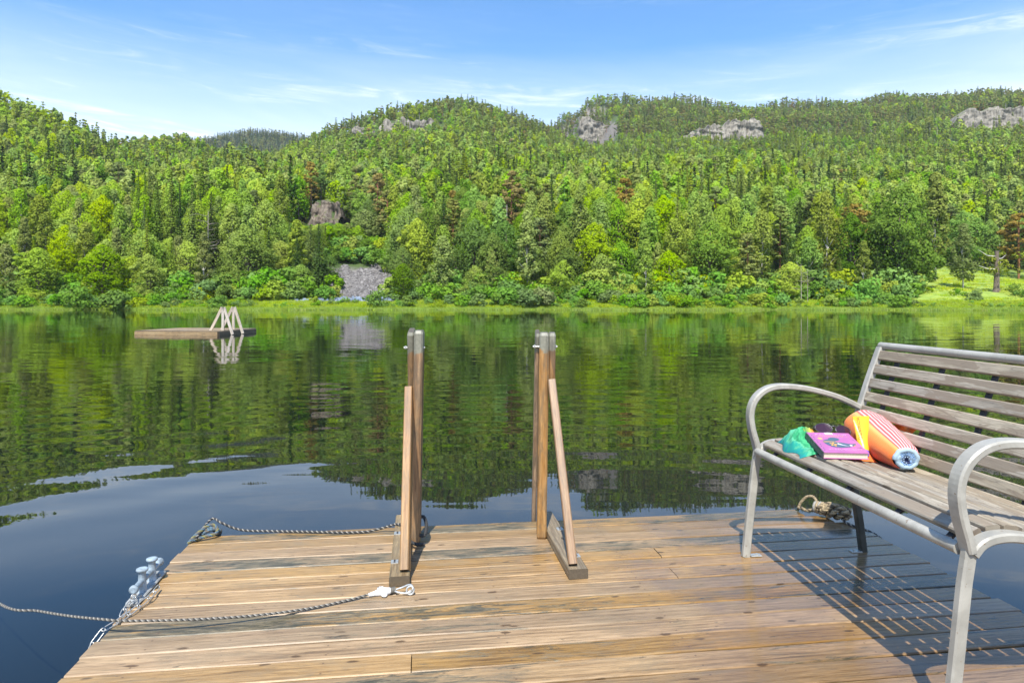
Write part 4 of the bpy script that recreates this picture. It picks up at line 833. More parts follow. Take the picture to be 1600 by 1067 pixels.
for ci, c in enumerate(cl):
    D = c['D']; res = 0.9 if D > 300 else 0.3; wid = (c['p1'] - c['p0']) / F * D; nx = int(wid / res) + 2; hmax = (c['yb_'] + 14 - min(c['ya'], c['yb'])) / F * D; ny = int(hmax / res) + 2; verts = []
    for i in range(nx):
        t = i / (nx - 1); px = c['p0'] + (c['p1'] - c['p0']) * t; x = (px - CX) / F * D; edge = min(1, t / 0.12, (1 - t) / 0.12)
        zt = zy(D, c['ya'] + (c['yb'] - c['ya']) * t); zt += (mnoise.fractal(Vector((x * 0.12 * (600 / D) ** .7, 3.1 * ci, 0)), 1.0, 2.0, 4)) * 5.0 * (D / 600); zb = zy(D, c['yb_'] + 14); zt = zb + (zt - zb) * (0.55 + 0.45 * edge ** 0.7)
        for j in range(ny):
            s = j / (ny - 1); z = zb + (zt - zb) * s
            q = Vector((x * 0.16, z * 0.10, ci * 7)) * (600 / D) ** 0.5; big = mnoise.fractal(q, 1.0, 2.1, 3); ridg = abs(mnoise.noise(Vector((x * 0.45, z * 0.05, ci)) * (600 / D) ** 0.5)); fin = mnoise.fractal(Vector((x, z, ci)) * 0.9, 1.0, 2.0, 3)
            led = mnoise.cell(Vector((x * 0.10, z * 0.22 + x * 0.03, ci))) * 1.6
            y = D - 8.0 * (D / 600) + s * 3.5 - (big * 3.0 - ridg * 3.5 + fin * 0.5 + led) * (D / 600) ** 0.6 * (1.0 if D > 300 else 1.7)
            verts.append((x, y, z))
        zt2 = verts[-1][2]; verts.append((x, verts[-1][1] + 2.5, zt2 + 0.4)); verts.append((x, D + 14, zt2 - 1.0))
    m_ = ny + 2; a = (np.arange(nx - 1)[:, None] * m_ + np.arange(m_ - 1)[None, :]).ravel(); qd = np.stack([a, a + m_, a + m_ + 1, a + 1], -1)
    va = np.array(verts); org = va.mean(0); org[2] = va[:, 2].min(); o = link_obj('rock_cliff', np_mesh('rock_cliff', va - org, qd, M_rock if D > 300 else M_rock2, False), None, org); tag(o, c['lab'], 'cliff', 'rock faces on the hillside')

# ------------------------------------------------------------------ foliage meshes
rng = np.random.default_rng(11)
def leaf_mat(name, base, var=0.22, trans=0.35, hue=0.015, soft=True):
    base = (base[0] * 2.0, base[1] * 1.92, base[2] * 1.45)
    m, nt, o = newmat(name); d = N(nt, 'ShaderNodeBsdfDiffuse'); t = N(nt, 'ShaderNodeBsdfTranslucent'); mxs = N(nt, 'ShaderNodeMixShader', i_0=trans)
    oi = N(nt, 'ShaderNodeObjectInfo'); at = N(nt, 'ShaderNodeAttribute', attribute_name='tone'); hs = N(nt, 'ShaderNodeHueSaturation'); hs.inputs['Color'].default_value = (*base, 1)
    r = oi.outputs['Random']; r2 = math_(nt, 'FRACT', math_(nt, 'MULTIPLY', r, 17.3)); r3 = math_(nt, 'FRACT', math_(nt, 'MULTIPLY', r, 57.1))
    L(nt, math_(nt, 'MULTIPLY_ADD', math_(nt, 'ADD', math_(nt, 'MULTIPLY', r, 0.5), math_(nt, 'MULTIPLY', at.outputs['Fac'], 0.5)), 2 * var, 1 - var), hs.inputs['Value'])
    L(nt, math_(nt, 'MULTIPLY_ADD', r2, 2 * hue, 0.5 - hue), hs.inputs['Hue']); L(nt, math_(nt, 'MULTIPLY_ADD', r3, 0.26, 0.86), hs.inputs['Saturation'])
    L(nt, hs.outputs[0], d.inputs[0])
    tcol = N(nt, 'ShaderNodeMix', data_type='RGBA', blend_type='MULTIPLY', i_0=1.0); L(nt, hs.outputs[0], tcol.inputs[6]); tcol.inputs[7].default_value = (1.10, 1.15, 0.55, 1); L(nt, tcol.outputs[2], t.inputs[0])
    if soft:                              # leaves catch light as the clump they belong to does
        ca = N(nt, 'ShaderNodeAttribute', attribute_name='cn'); vt = N(nt, 'ShaderNodeVectorTransform', vector_type='NORMAL', convert_from='OBJECT', convert_to='WORLD'); L(nt, ca.outputs['Vector'], vt.inputs[0])
        ge = N(nt, 'ShaderNodeNewGeometry'); sc1 = N(nt, 'ShaderNodeVectorMath', operation='SCALE'); sc1.inputs['Scale'].default_value = 0.8; L(nt, ge.outputs['Normal'], sc1.inputs[0])
        ad = N(nt, 'ShaderNodeVectorMath', operation='ADD'); L(nt, vt.outputs[0], ad.inputs[0]); L(nt, sc1.outputs[0], ad.inputs[1]); no = N(nt, 'ShaderNodeVectorMath', operation='NORMALIZE'); L(nt, ad.outputs[0], no.inputs[0]); L(nt, no.outputs[0], d.inputs['Normal'])
    L(nt, mxs.outputs[0], o.inputs['Surface']); L(nt, d.outputs[0], mxs.inputs[1]); L(nt, t.outputs[0], mxs.inputs[2]); return m
TONES = {
 'broadleaf': [('bright green', leaf_mat('bright green leaves', (0.185, 0.260, 0.026))), ('fresh green', leaf_mat('fresh green leaves', (0.120, 0.205, 0.030))), ('deep green', leaf_mat('deep green leaves', (0.078, 0.135, 0.024))), ('grey green', leaf_mat('grey green leaves', (0.130, 0.185, 0.052)))],
 'birch': [('pale green', leaf_mat('pale birch leaves', (0.165, 0.220, 0.055))), ('olive green', leaf_mat('olive birch leaves', (0.130, 0.165, 0.045))), ('light green', leaf_mat('light birch leaves', (0.140, 0.225, 0.040)))],
 'spruce': [('dark green', leaf_mat('dark needles', (0.030, 0.055, 0.014), 0.25, 0.2)), ('yellowish green', leaf_mat('yellowish needles', (0.115, 0.160, 0.026), 0.2, 0.25)), ('green', leaf_mat('green needles', (0.085, 0.130, 0.024), 0.25, 0.2))],
 'pine': [('olive', leaf_mat('olive pine needles', (0.118, 0.140, 0.040), 0.22, 0.2)), ('reddish brown', leaf_mat('brown pine needles', (0.150, 0.125, 0.048), 0.2, 0.2)), ('dull green', leaf_mat('dull pine needles', (0.092, 0.128, 0.040), 0.22, 0.2))],
 'shrub': [('yellow green', leaf_mat('yellow green shrub leaves', (0.150, 0.205, 0.026))), ('green', leaf_mat('green shrub leaves', (0.095, 0.185, 0.032))), ('blue green', leaf_mat('blue green shrub leaves', (0.085, 0.145, 0.040))), ('grey', leaf_mat('greyish shrub leaves', (0.130, 0.155, 0.085)))]}
M_bark = simple('grey brown bark', (0.16, 0.125, 0.09), 0.9, 0, 0.4, 3); M_birch = simple('white birch bark', (0.56, 0.53, 0.46), 0.8, 0, 0.6, 2.2); M_pineb = simple('orange pine bark', (0.30, 0.135, 0.065), 0.9, 0, 0.4, 3); M_dead = simple('dead grey wood', (0.36, 0.31, 0.25), 0.9, 0, 0.3, 3)
BARK = {'broadleaf': M_bark, 'birch': M_birch, 'spruce': M_bark, 'pine': M_pineb, 'shrub': M_bark}
def quads_at(cent, nrm, size, asp=1.0):
    n = len(cent); nrm = nrm / (np.linalg.norm(nrm, axis=1, keepdims=True) + 1e-9); r = rng.normal(size=(n, 3)); u = np.cross(nrm, r); u /= np.linalg.norm(u, axis=1, keepdims=True) + 1e-9; v = np.cross(nrm, u)
    su = size[:, None] * 0.5 * asp; sv = size[:, None] * 0.5 / asp
    return np.stack([cent - u * su * 0.9, cent - v * sv, cent + u * su, cent + v * sv * 0.9], 1)     # diamond shaped leaf clumps
def clumps_cloud(centers, radii, n_per, size, outward=0.9, sq=0.75):
    qs, ts = [], []; mid = np.array([0, 0, centers[:, 2].mean()]); ext = np.abs(centers - mid).max(0) + 1e-6
    for c, r in zip(centers, radii):
        n = max(3, int(n_per * (r / radii.mean()) ** 2)); d = rng.normal(size=(n, 3)); d /= np.linalg.norm(d, axis=1, keepdims=True); rad = r * rng.uniform(0.55, 1.05, n) ** 0.5
        p = c + d * rad[:, None] * np.array([1, 1, sq]); nr = d * outward + rng.normal(size=(n, 3)) * 0.55 + np.array([0, 0, 0.35]); qs.append(quads_at(p, nr, size * rng.uniform(0.6, 1.35, n)))
        cn = d * 0.75 + (c - mid) / ext * 0.45 + np.array([0, 0, 0.35]); cn /= np.linalg.norm(cn, axis=1, keepdims=True)
        ts.append(np.column_stack([np.clip(rng.uniform() * 0.5 + rng.uniform(0, 0.5, n), 0, 1), cn]))
    return np.concatenate(qs), np.concatenate(ts)
def tubes(paths, seg=5):
    V_, Q_ = [], []; b = 0
    for pts, rad in paths:
        pts = np.array(pts, float); n = len(pts)
        for i in range(n):
            t = pts[min(i + 1, n - 1)] - pts[max(i - 1, 0)]; t = t / (np.linalg.norm(t) + 1e-9); r = np.array([1., 0, 0]) if abs(t[0]) < .8 else np.array([0, 1., 0]); u = np.cross(t, r); u /= np.linalg.norm(u); v = np.cross(t, u)
            for k in range(seg): an = 2 * PI * k / seg; V_.append(pts[i] + (u * math.cos(an) + v * math.sin(an)) * rad[i])
        for i in range(n - 1):
            for k in range(seg): Q_.append([b + i * seg + k, b + i * seg + (k + 1) % seg, b + (i + 1) * seg + (k + 1) % seg, b + (i + 1) * seg + k])
        b += n * seg
    return np.array(V_), np.array(Q_)
def broadleaf(H, W, lod, seed, base=0.04):
    global rng; rng = np.random.default_rng(seed); nc = {0: 120, 1: 44, 2: 18}[lod]; npr = {0: 86, 1: 50, 2: 30}[lod]; sz = {0: 0.33, 1: 0.60, 2: 1.0}[lod]
    nl = {0: 11, 1: 7, 2: 5}[lod]; lob = [(np.array([rng.normal() * .05 * W, rng.normal() * .05 * W, H * .80]), W * rng.uniform(.36, .5))]
    for k in range(nl):
        an = k * 2.4 + rng.uniform(-.4, .4); z = H * (.16 + .60 * ((k * .618 + rng.uniform(0, .2)) % 1.0)); rr = W * rng.uniform(.30, .66) * (1.1 - .5 * max(0, z / H - .55)); lob.append((np.array([rr * math.cos(an), rr * math.sin(an), z]), W * rng.uniform(.30, .52)))
    cen = []; rad = []
    for i in range(nc):
        c, r = lob[i % len(lob)]; d = rng.normal(size=3); d /= np.linalg.norm(d); d[2] = d[2] * 1.25 + .15; cen.append(tuple(c + d * r * rng.uniform(.45, 1.0))); rad.append(r * rng.uniform(.26, .46) * (1.25 if lod else 1))
    base = max(base, min(c[2] for c in cen) / H)
    q, t = clumps_cloud(np.array(cen), np.array(rad), npr, sz * (H / 16) ** 0.5, sq=0.95)
    ns_ = int(len(q) * .25); an = rng.uniform(0, 2 * PI, ns_); kz = rng.uniform(0, 1, ns_); pr = np.sin(PI * np.minimum(1, kz * .8 + .2)) ** .65 * W * rng.uniform(.5, 1.12, ns_); p = np.stack([pr * np.cos(an), pr * np.sin(an), H * (base + (1 - base) * kz) * .98], 1)
    cn = np.stack([np.cos(an), np.sin(an), (kz - .4) * 1.2], 1); cn /= np.linalg.norm(cn, axis=1, keepdims=True); q = np.concatenate([q, quads_at(p, cn + rng.normal(size=(ns_, 3)) * .6, sz * rng.uniform(.6, 1.3, ns_))]); t = np.concatenate([t, np.column_stack([rng.uniform(0, 1, ns_), cn])])
    paths = [([(0, 0, -0.8), (0.02 * H * rng.normal(), 0.02 * H * rng.normal(), H * .45), (0, 0, H * .85)], [H * .017, H * .012, H * .003])]
    if lod == 0:
        for c in cen[::5]: z0 = max(1.0, c[2] * 0.55); paths.append(([(0, 0, z0), (c[0] * .5, c[1] * .5, z0 + (c[2] - z0) * .6), c], [H * .006, H * .004, H * .0015]))
    return q, t, paths
def birch(H, W, lod, seed):
    global rng; rng = np.random.default_rng(seed); nc = {0: 85, 1: 32, 2: 14}[lod]; npr = {0: 66, 1: 36, 2: 24}[lod]; sz = {0: 0.34, 1: 0.60, 2: 1.0}[lod]; cen = []; rad = []
    while len(cen) < nc:
        k = rng.uniform() ** 0.9; z = .14 + .86 * k; prof = (1 - k) ** 0.55 * (0.45 + 0.55 * min(1, k * 4)); an = rng.uniform(0, 2 * PI); rr = W * prof * rng.uniform(.3, 1.0); cen.append((rr * math.cos(an), rr * math.sin(an), z * H * .97)); rad.append(W * rng.uniform(.16, .30) * (1.2 if lod else 1))
    q, t = clumps_cloud(np.array(cen), np.array(rad), npr, sz * (H / 16) ** 0.5, sq=1.35)
    lx = rng.normal() * .03 * H; paths = [([(0, 0, -0.8), (lx * .4, 0, H * .4), (lx, 0, H * .95)], [H * .010, H * .008, H * .002])]
    if lod == 0:
        for c in cen[::6]: z0 = c[2] * 0.7; paths.append(([(lx * z0 / H, 0, z0), c], [H * .004, H * .001]))
    return q, t, paths
def spruce(H, W, lod, seed):
    global rng; rng = np.random.default_rng(seed); lev = {0: 42, 1: 24, 2: 13}[lod]; nb = {0: 13, 1: 10, 2: 8}[lod]; qs = []; ts = []
    for i in range(lev):
        k = i / (lev - 1); z = H * (.06 + .93 * k); rad = W * ((1 - k) ** 0.85 * .95 + .03) * rng.uniform(.82, 1.15)
        for j in range(nb):
            an = 2 * PI * (j + rng.uniform(-.4, .4)) / nb + i; L_ = rad * rng.uniform(.65, 1.15); m_ = max(2, int(L_ / ({0: .34, 1: .65, 2: 1.2}[lod]))); s = (np.arange(m_) + .6) / m_
            d = np.array([math.cos(an), math.sin(an)]); p = np.stack([d[0] * L_ * s, d[1] * L_ * s, z - L_ * .38 * s + L_ * .14 * s * s], 1) + rng.normal(size=(m_, 3)) * .07 * (1 + lod)
            nr = np.tile([d[0] * .75, d[1] * .75, .75], (m_, 1)) + rng.normal(size=(m_, 3)) * .45; sz = (1.15 - .45 * s) * {0: .52, 1: .95, 2: 1.5}[lod] * (0.6 + .5 * (1 - k)); qs.append(quads_at(p, nr, sz, 1.15)); cn = np.tile([d[0] * .8, d[1] * .8, .55], (m_, 1)) + rng.normal(size=(m_, 3)) * .15; cn /= np.linalg.norm(cn, axis=1, keepdims=True); ts.append(np.column_stack([np.full(m_, rng.uniform(0, .5)) + rng.uniform(0, .5, m_), cn]))
    paths = [([(0, 0, -.8), (0, 0, H * .5), (0, 0, H)], [H * .014, H * .009, H * .001])]; return np.concatenate(qs), np.concatenate(ts), paths
def pine(H, W, lod, seed):
    global rng; rng = np.random.default_rng(seed); nc = {0: 70, 1: 30, 2: 14}[lod]; npr = {0: 60, 1: 34, 2: 24}[lod]; sz = {0: .36, 1: .62, 2: 1.05}[lod]; cen = []; rad = []
    while len(cen) < nc:
        k = rng.uniform(); z = .26 + .74 * k; prof = math.sin(PI * min(1, .22 + k * .74)) ** .8; an = rng.uniform(0, 2 * PI); rr = W * prof * rng.uniform(.4, 1.05); cen.append((rr * math.cos(an), rr * math.sin(an), z * H * .97)); rad.append(W * rng.uniform(.17, .30) * (1.15 if lod else 1))
    q, t = clumps_cloud(np.array(cen), np.array(rad), npr, sz * (H / 16) ** .5, sq=.5)
    paths = [([(0, 0, -.8), (rng.normal() * .02 * H, 0, H * .5), (0, 0, H * .93)], [H * .013, H * .010, H * .003])]
    if lod == 0:
        for c in cen[::4]: z0 = c[2] * .88; paths.append(([(0, 0, z0), c], [H * .004, H * .0015]))
    return q, t, paths
def shrub(H, W, lod, seed):
    global rng; rng = np.random.default_rng(seed); nc = 26 if lod == 0 else 12; cen = []; rad = []
    while len(cen) < nc:
        an = rng.uniform(0, 2 * PI); k = rng.uniform(); rr = W * math.sqrt(1 - k * k * .9) * rng.uniform(.3, 1); cen.append((rr * math.cos(an), rr * math.sin(an), H * (.12 + .78 * k))); rad.append(W * rng.uniform(.2, .36))
    q, t = clumps_cloud(np.array(cen), np.array(rad), 46, .30, sq=.8); return q, t, [([(0, 0, -.5), (0, 0, H * .6)], [.06, .02])]
GEN = {'broadleaf': (broadleaf, 16, [(3.9, 0), (4.8, 1), (3.3, 2), (4.2, 3)]), 'birch': (birch, 17, [(2.9, 4), (3.5, 5), (2.5, 6)]), 'spruce': (spruce, 19, [(3.0, 7), (3.6, 8), (2.5, 9)]), 'pine': (pine, 15, [(2.9, 10), (3.5, 11), (2.5, 12)]), 'shrub': (shrub, 2.4, [(1.9, 13), (2.4, 14), (1.5, 15)])}
NAMES = {'broadleaf': 'broadleaf_tree', 'birch': 'birch_tree', 'spruce': 'spruce_tree', 'pine': 'pine_tree', 'shrub': 'shrub'}
proto, HH = {}, {}
for kd, (fn_, H, vs) in GEN.items():
    HH[kd] = H
    for vi, (W, sd) in enumerate(vs):
        for lod in (0, 1, 2):
            if kd == 'shrub' and lod == 2: continue
            q, t, paths = fn_(H, W, lod, 100 + sd * 7 + lod); nq = len(q); cv_ = q.reshape(-1, 3); cq = np.arange(nq * 4).reshape(-1, 4); tv, tq = tubes(paths if lod == 0 else paths[:1], 6 if lod == 0 else 4)
            if lod == 0:
                proto[kd, vi, 'crown'] = np_mesh('crown', cv_, cq, TONES[kd][0][1], False, t); proto[kd, vi, 'trunk'] = np_mesh('trunk', tv, tq, BARK[kd], True)
            proto[kd, vi, lod] = np_mesh('tree', np.concatenate([cv_, tv]), np.concatenate([cq, tq + len(cv_)]), None, False, np.concatenate([t, np.tile([0, 0, 0, 1.0], (len(tq), 1))]), np.concatenate([np.zeros(nq), np.ones(len(tq))]), [TONES[kd][0][1], BARK[kd]])

# ------------------------------------------------------------------ where the trees stand
rnd = random.Random(21)
def vn(x, y, s, o=0.0): return mnoise.noise(Vector((x / s, y / s, o)))
def clear_px(px, D, top, h):     # keeps rubble, meadow, track and rock faces open; returns the allowed height
    gy = HY + (ZC - float(gz_px(px, D))) / D * F
    if D < shoreD(px) + 13.5: return 0
    if D < 141.5 and 500 + 50 * max(0, (D - 118) / 24) ** 1.2 < px < 617: return 0
    if px > 1415 and D < 158 + max(0, (px - 1700) * .1): return 0
    if 655 < px < 690 and D < 126: return min(h, 3)
    for c in cl:
        mg = 5 if c['D'] > 300 else 34
        if c['p0'] - mg < px < c['p1'] + mg and D < c['D'] + 4 and D > c['D'] * .45:
            zlim = zy(D, c['yb_'] - 2 + 7 * vn(px, D, 9, 3)) if rnd.random() > (.22 if c['D'] > 300 else .04) else 1e9
            if float(gz_px(px, D)) + h > zlim: h = zlim - float(gz_px(px, D))
        if c['p0'] < px < c['p1'] and c['D'] + 4 <= D < c['D'] + 6: return 0
    return h
def vn(x, y, s, o=0.0): return mnoise.noise(Vector((x / s, y / s, o)))
trees = []     # (D, x, kind, tone, h, px)
def choose(px, D, x):
    a = vn(x, D, 38, 1); b = vn(x, D, 22, 5); c = vn(x, D, 60, 9)
    gy = HY + (ZC - float(gz_px(px, D))) / D * F
    ridge = (D > 560 and gy < 222) or (px < 470 and px > 150 and D > 430)
    w_ = dict(broadleaf=1.0, birch=.9, spruce=.36, pine=.18)
    if D < 150: w_['broadleaf'] = 1.6; w_['birch'] = 1.1
    if D > 330: w_['spruce'] = .65; w_['birch'] = .9; w_['pine'] = .35
    if ridge: w_ = dict(broadleaf=.30, birch=.20, spruce=.45, pine=1.7)
    if 325 < px < 470 and D > 430: w_ = dict(broadleaf=1.3, birch=.8, spruce=.3, pine=.1)
    if px < 140 and D > 230: w_ = dict(broadleaf=1.6, birch=.5, spruce=.25, pine=.08)
    if D > 330 and 850 < px < 1500 and not ridge and gy > 222: w_['spruce'] = 1.5; w_['birch'] = .9; w_['broadleaf'] = .7; w_['pine'] = .15
    if D > 900: w_ = dict(broadleaf=0, birch=0, spruce=1, pine=.5)
    w_['spruce'] *= math.exp(3.2 * a); w_['pine'] *= math.exp(2.5 * b); w_['broadleaf'] *= math.exp(-1.5 * a)
    if 215 < px < 345 and 124 < D < 165: w_['spruce'] *= 3.5
    tot = sum(w_.values()); r = rnd.random() * tot
    for k, v in w_.items():
        r -= v
        if r <= 0: break
    if k == 'broadleaf': tn = 0 if (c + rnd.uniform(-.3, .3) > 0.02) else (1 if rnd.random() < .6 else (2 if rnd.random() < .6 else 3))
    elif k == 'birch': tn = rnd.choice((0, 0, 2, 2, 1))
    elif k == 'spruce': tn = 0 if D > 900 else (rnd.choice((1, 1, 1, 1, 2)) if D > 330 and not ridge else rnd.choice((0, 2, 2, 1)))
    elif k == 'pine': tn = rnd.choice((0, 2)) if rnd.random() > .045 else 1
    h = {'broadleaf': rnd.uniform(8, 15.5), 'birch': rnd.uniform(11, 17), 'spruce': rnd.uniform(10, 19), 'pine': rnd.uniform(11, 16)}[k]
    if D < 135: h *= rnd.uniform(.55, .95)
    if D > 560: h *= .85
    if D > 330 and 850 < px < 1500 and not ridge and gy > 222: h *= .72
    return k, tn, h
D = 118.0
while D < 900:
    step = 3.9 if D < 260 else (4.6 if D < 450 else 5.5); tmax = .92 if D < 260 else .86; x = -tmax * D
    while x < tmax * D:
        xx = x + rnd.uniform(-.45, .45) * step; dd = D + rnd.uniform(-.45, .45) * step; px = CX + F * xx / dd; x += step
        RR_ = np.interp(px, ck, tabl[:, 4]); vd_ = np.interp(px, ck, tabl[:, 8]); RF_ = np.interp(px, ck, tabl[:, 6])
        if vd_ > .05 and dd > RR_ + 22 and dd < RF_ - 90: continue
        if dd > RF_ + 16: continue
        k, tn, h = choose(px, dd, xx); h0 = h; h = clear_px(px, dd, 0, h)
        if h < 3.0: continue
        if h < h0 * .6 and k in ('birch',): k = 'broadleaf'; tn = 1
        trees.append([dd, xx, k, tn, h, px])
    D += step
D = 1120.0
while D < 1290:
    x = -.52 * D
    while x < -.30 * D:
        xx = x + rnd.uniform(-3, 3); dd = D + rnd.uniform(-3, 3); trees.append([dd, xx, rnd.choice(('spruce', 'spruce', 'pine')), 0 if rnd.random() < .7 else 0, rnd.uniform(10, 17), CX + F * xx / dd]); x += 5.0
    D += 5.5
# trees one can pick out in the photograph: kind, tone, px, distance, row of the top, width factor
SPECIAL = [('spruce', 2, 268, 140, 268, 1.15), ('spruce', 2, 300, 136, 288, 1.1), ('spruce', 0, 330, 140, 300, 1.0), ('spruce', 2, 244, 146, 290, 1.0), ('spruce', 0, 452, 190, 243, .9), ('spruce', 0, 404, 150, 330, .9),
 ('pine', 1, 506, 168, 242, 1.15), ('pine', 1, 486, 172, 252, 1.0), ('pine', 1, 800, 160, 264, .95), ('pine', 1, 978, 150, 275, .9), ('pine', 1, 590, 165, 270, 1.0), ('spruce', 0, 862, 150, 272, .8), ('spruce', 0, 1304, 170, 290, .95), ('spruce', 0, 1250, 160, 308, 1.0), ('pine', 0, 708, 150, 310, 1.1),
 ('broadleaf', 2, 1408, 124, 288, 1.15), ('broadleaf', 2, 1385, 128, 320, 1.0), ('birch', 1, 1462, 138, 272, 1.2), ('birch', 0, 1332, 118, 385, .8), ('birch', 0, 824, 124, 330, 1.1), ('birch', 1, 905, 135, 300, 1.1), ('birch', 0, 560, 146, 305, 1.4), ('birch', 1, 1290, 128, 300, .8), ('birch', 0, 1190, 130, 330, 1.0),
 ('broadleaf', 1, 545, 143.5, 396, 1.0), ('broadleaf', 2, 600, 143.5, 385, 1.0), ('birch', 2, 536, 143, 400, 1.3), ('broadleaf', 1, 556, 144.5, 392, 1.2), ('broadleaf', 0, 588, 145, 380, 1.2),
 ('broadleaf', 3, 385, 124, 352, 1.25), ('broadleaf', 2, 742, 128, 340, 1.1), ('broadleaf', 2, 790, 130, 345, 1.1), ('broadleaf', 0, 940, 122, 395, 1.1), ('broadleaf', 0, 1045, 122, 390, 1.2), ('broadleaf', 2, 1330, 128, 330, 1.0), ('broadleaf', 1, 1110, 124, 345, 1.1), ('broadleaf', 0, 440, 121, 400, 1.3), ('broadleaf', 1, 470, 122, 412, 1.2), ('broadleaf', 2, 572, 144, 372, 1.2), ('broadleaf', 2, 630, 120, 410, 1.0), ('broadleaf', 0, 232, 118.5, 395, 1.1), ('broadleaf', 1, 160, 119, 380, 1.2), ('broadleaf', 0, 60, 119, 385, 1.3), ('spruce', 0, 1590, 160, 350, 1.2), ('pine', 1, 1592, 150, 330, 1.4), ('birch', 0, 1540, 158, 318, 1.2), ('broadleaf', 1, 1508, 160, 330, 1.3), ('birch', 1, 1505, 124, 352, 1.1)]
for (k, tn, px, Ds, top, wf) in SPECIAL:
    if px in (486, 506): Ds = cl[5]['D'] + 4.5
    x = (px - CX) / F * Ds; g = float(gz_px(px, Ds)); h = zy(Ds, top) - g; rad = 4.0 * wf
    trees = [t for t in trees if not (t[0] < 260 and ((t[1] - x) ** 2 + (t[0] - Ds) ** 2 < rad ** 2 or (t[0] < Ds and abs(t[5] - px) < 10 and float(gz_px(t[5], t[0])) + t[4] > zy(t[0], top + (HY - top) * .45))))]
    trees.append([Ds, x, k, tn, h, px, wf])
# shrubs along the bank
px = -60.0; shr = []
while px < 1660:
    s = float(shoreD(px)); dens = 1.0
    for row in range(4):
        dd = s + (1.8, 5.0, 14.2, 17.5)[row] + rnd.uniform(-.9, .9); p2 = px + rnd.uniform(-8, 8)
        if 474 < p2 < 612 and row >= 2: continue
        if row < 2 and rnd.random() > (.5 if 380 < p2 < 700 else (.95 if p2 > 1000 or p2 < 330 else .7)): continue
        if row == 3 and p2 > 1430 and rnd.random() < .75: continue
        if row == 2 and p2 > 1440 and rnd.random() < .7: continue
        if row == 1 and p2 > 1430 and rnd.random() < .5: continue
        h = rnd.uniform(0.7, 2.3) if row < 2 else rnd.uniform(1.8, 3.6)
        if 380 < p2 < 700 and row < 2: h *= .7
        if p2 > 1430: h *= .5
        if row == 3 and p2 < 1400: h *= 1.5
        shr.append([dd, (p2 - CX) / F * dd, 'shrub', rnd.choice((0, 0, 1, 1, 1, 2) if p2 > 1000 else (0, 1, 1, 1, 2, 2)), h, p2])
    px += 13.0
for (p, tn, dd, h) in ((507, 1, 119.5, 2.6), (516, 0, 122, 2.4), (520, 1, 127, 3), (528, 2, 143, 3.4), (541, 1, 142.5, 3.2), (553, 0, 143, 3), (566, 1, 142, 3.4), (579, 1, 143.5, 3.6), (592, 2, 142.5, 3.2), (604, 1, 141, 3.4), (612, 0, 138, 3), (530, 1, 147, 4), (548, 0, 147.5, 4), (562, 2, 148, 4), (583, 1, 148, 4), (600, 0, 147, 4), (586, 2, 108.2, 2.6), (636, 2, 108.4, 2.0), (848, 3, 108.6, 3.2), (824, 2, 108.2, 3.0), (795, 1, 110, 3.0), (960, 2, 108.5, 2.4), (1000, 2, 109, 2.0), (1522, 2, 112, 1.8), (1350, 1, 112, 4.2), (120, 2, 108, 3.4), (180, 2, 108, 3.2)):
    shr.append([dd, (p - CX) / F * dd, 'shrub', tn, h, p])
shr.sort(key=lambda t: -t[4] / t[0]); shr_rest = shr[292:]; shr = shr[:292]      # the largest as shrubs of their own, the smallest as undergrowth
# ------------------------------------------------------------------ labels
MARKS = [(-1e9, 40, 'far left end of the lake'), (40, 120, 'left shore'), (120, 210, 'left of the raft'), (210, 260, 'behind the raft low end'), (260, 335, 'behind the raft middle'), (335, 400, 'behind the raft frames'), (400, 470, 'between raft and scree'), (470, 520, 'left beside the scree'), (520, 570, 'above the scree left half'), (570, 615, 'above the scree right half'), (615, 665, 'behind the handrail by the bollard'),
         (665, 715, 'just right of that handrail'), (715, 765, 'between the handrails, left part'), (765, 820, 'between the handrails, right part'), (820, 880, 'behind the handrail nearer the bench'), (880, 940, 'just right of the second handrail'), (940, 1010, 'below the hill gap cliff'), (1010, 1080, 'between handrail and bench'), (1080, 1150, 'below the wide pale cliff'), (1150, 1215, 'behind the curved far armrest'), (1215, 1290, 'behind the book'), (1290, 1360, 'behind the towel'), (1360, 1430, 'behind the bench back corner'), (1430, 1500, 'near edge of the meadow'), (1500, 1560, 'behind the meadow'), (1560, 1e9, 'far right end of the lake')]
def mark(px): return next(m for a, b, m in MARKS if a <= px < b)
def rown(D): return 'front row' if D < 132 else ('second row' if D < 152 else ('low slope' if D < 180 else 'upper slope'))
def sizen(k, h): 
    lo, hi = {'broadleaf_tree': (9, 13), 'birch_tree': (12, 15), 'spruce_tree': (12, 16), 'pine_tree': (12, 15), 'shrub': (1.5, 2.4)}[k]
    return 'low' if h < lo else ('tall' if h > hi else 'medium')
SHORT = {'broadleaf': 'broadleaf', 'birch': 'birch', 'spruce': 'spruce', 'pine': 'pine', 'shrub': 'shrub'}
ORD = ['first', 'second', 'third', 'fourth', 'fifth', 'sixth', 'seventh', 'eighth', 'ninth']
trees.sort(key=lambda t: t[0])
placed = []; rest = []; cap = {'broadleaf': 250, 'birch': 120, 'spruce': 130, 'pine': 90}; cnt = dict.fromkeys(cap, 0)
for t in trees:
    inview = -25 < t[5] < 1625
    if inview and t[0] < 235 and cnt[t[2]] < cap[t[2]]: placed.append(t); cnt[t[2]] += 1
    else: rest.append(t)
placed += shr
by = {}
for t in placed:
    key = (t[2], sizen(NAMES[t[2]], t[4]), TONES[t[2]][t[3]][0], rown(t[0]) if t[2] != 'shrub' else ('at the waterline' if t[0] < float(shoreD(t[5])) + 4 else ('on the bank' if t[0] < float(shoreD(t[5])) + 12 else 'under the trees')), mark(t[5])); by.setdefault(key, []).append(t)
lab = {}
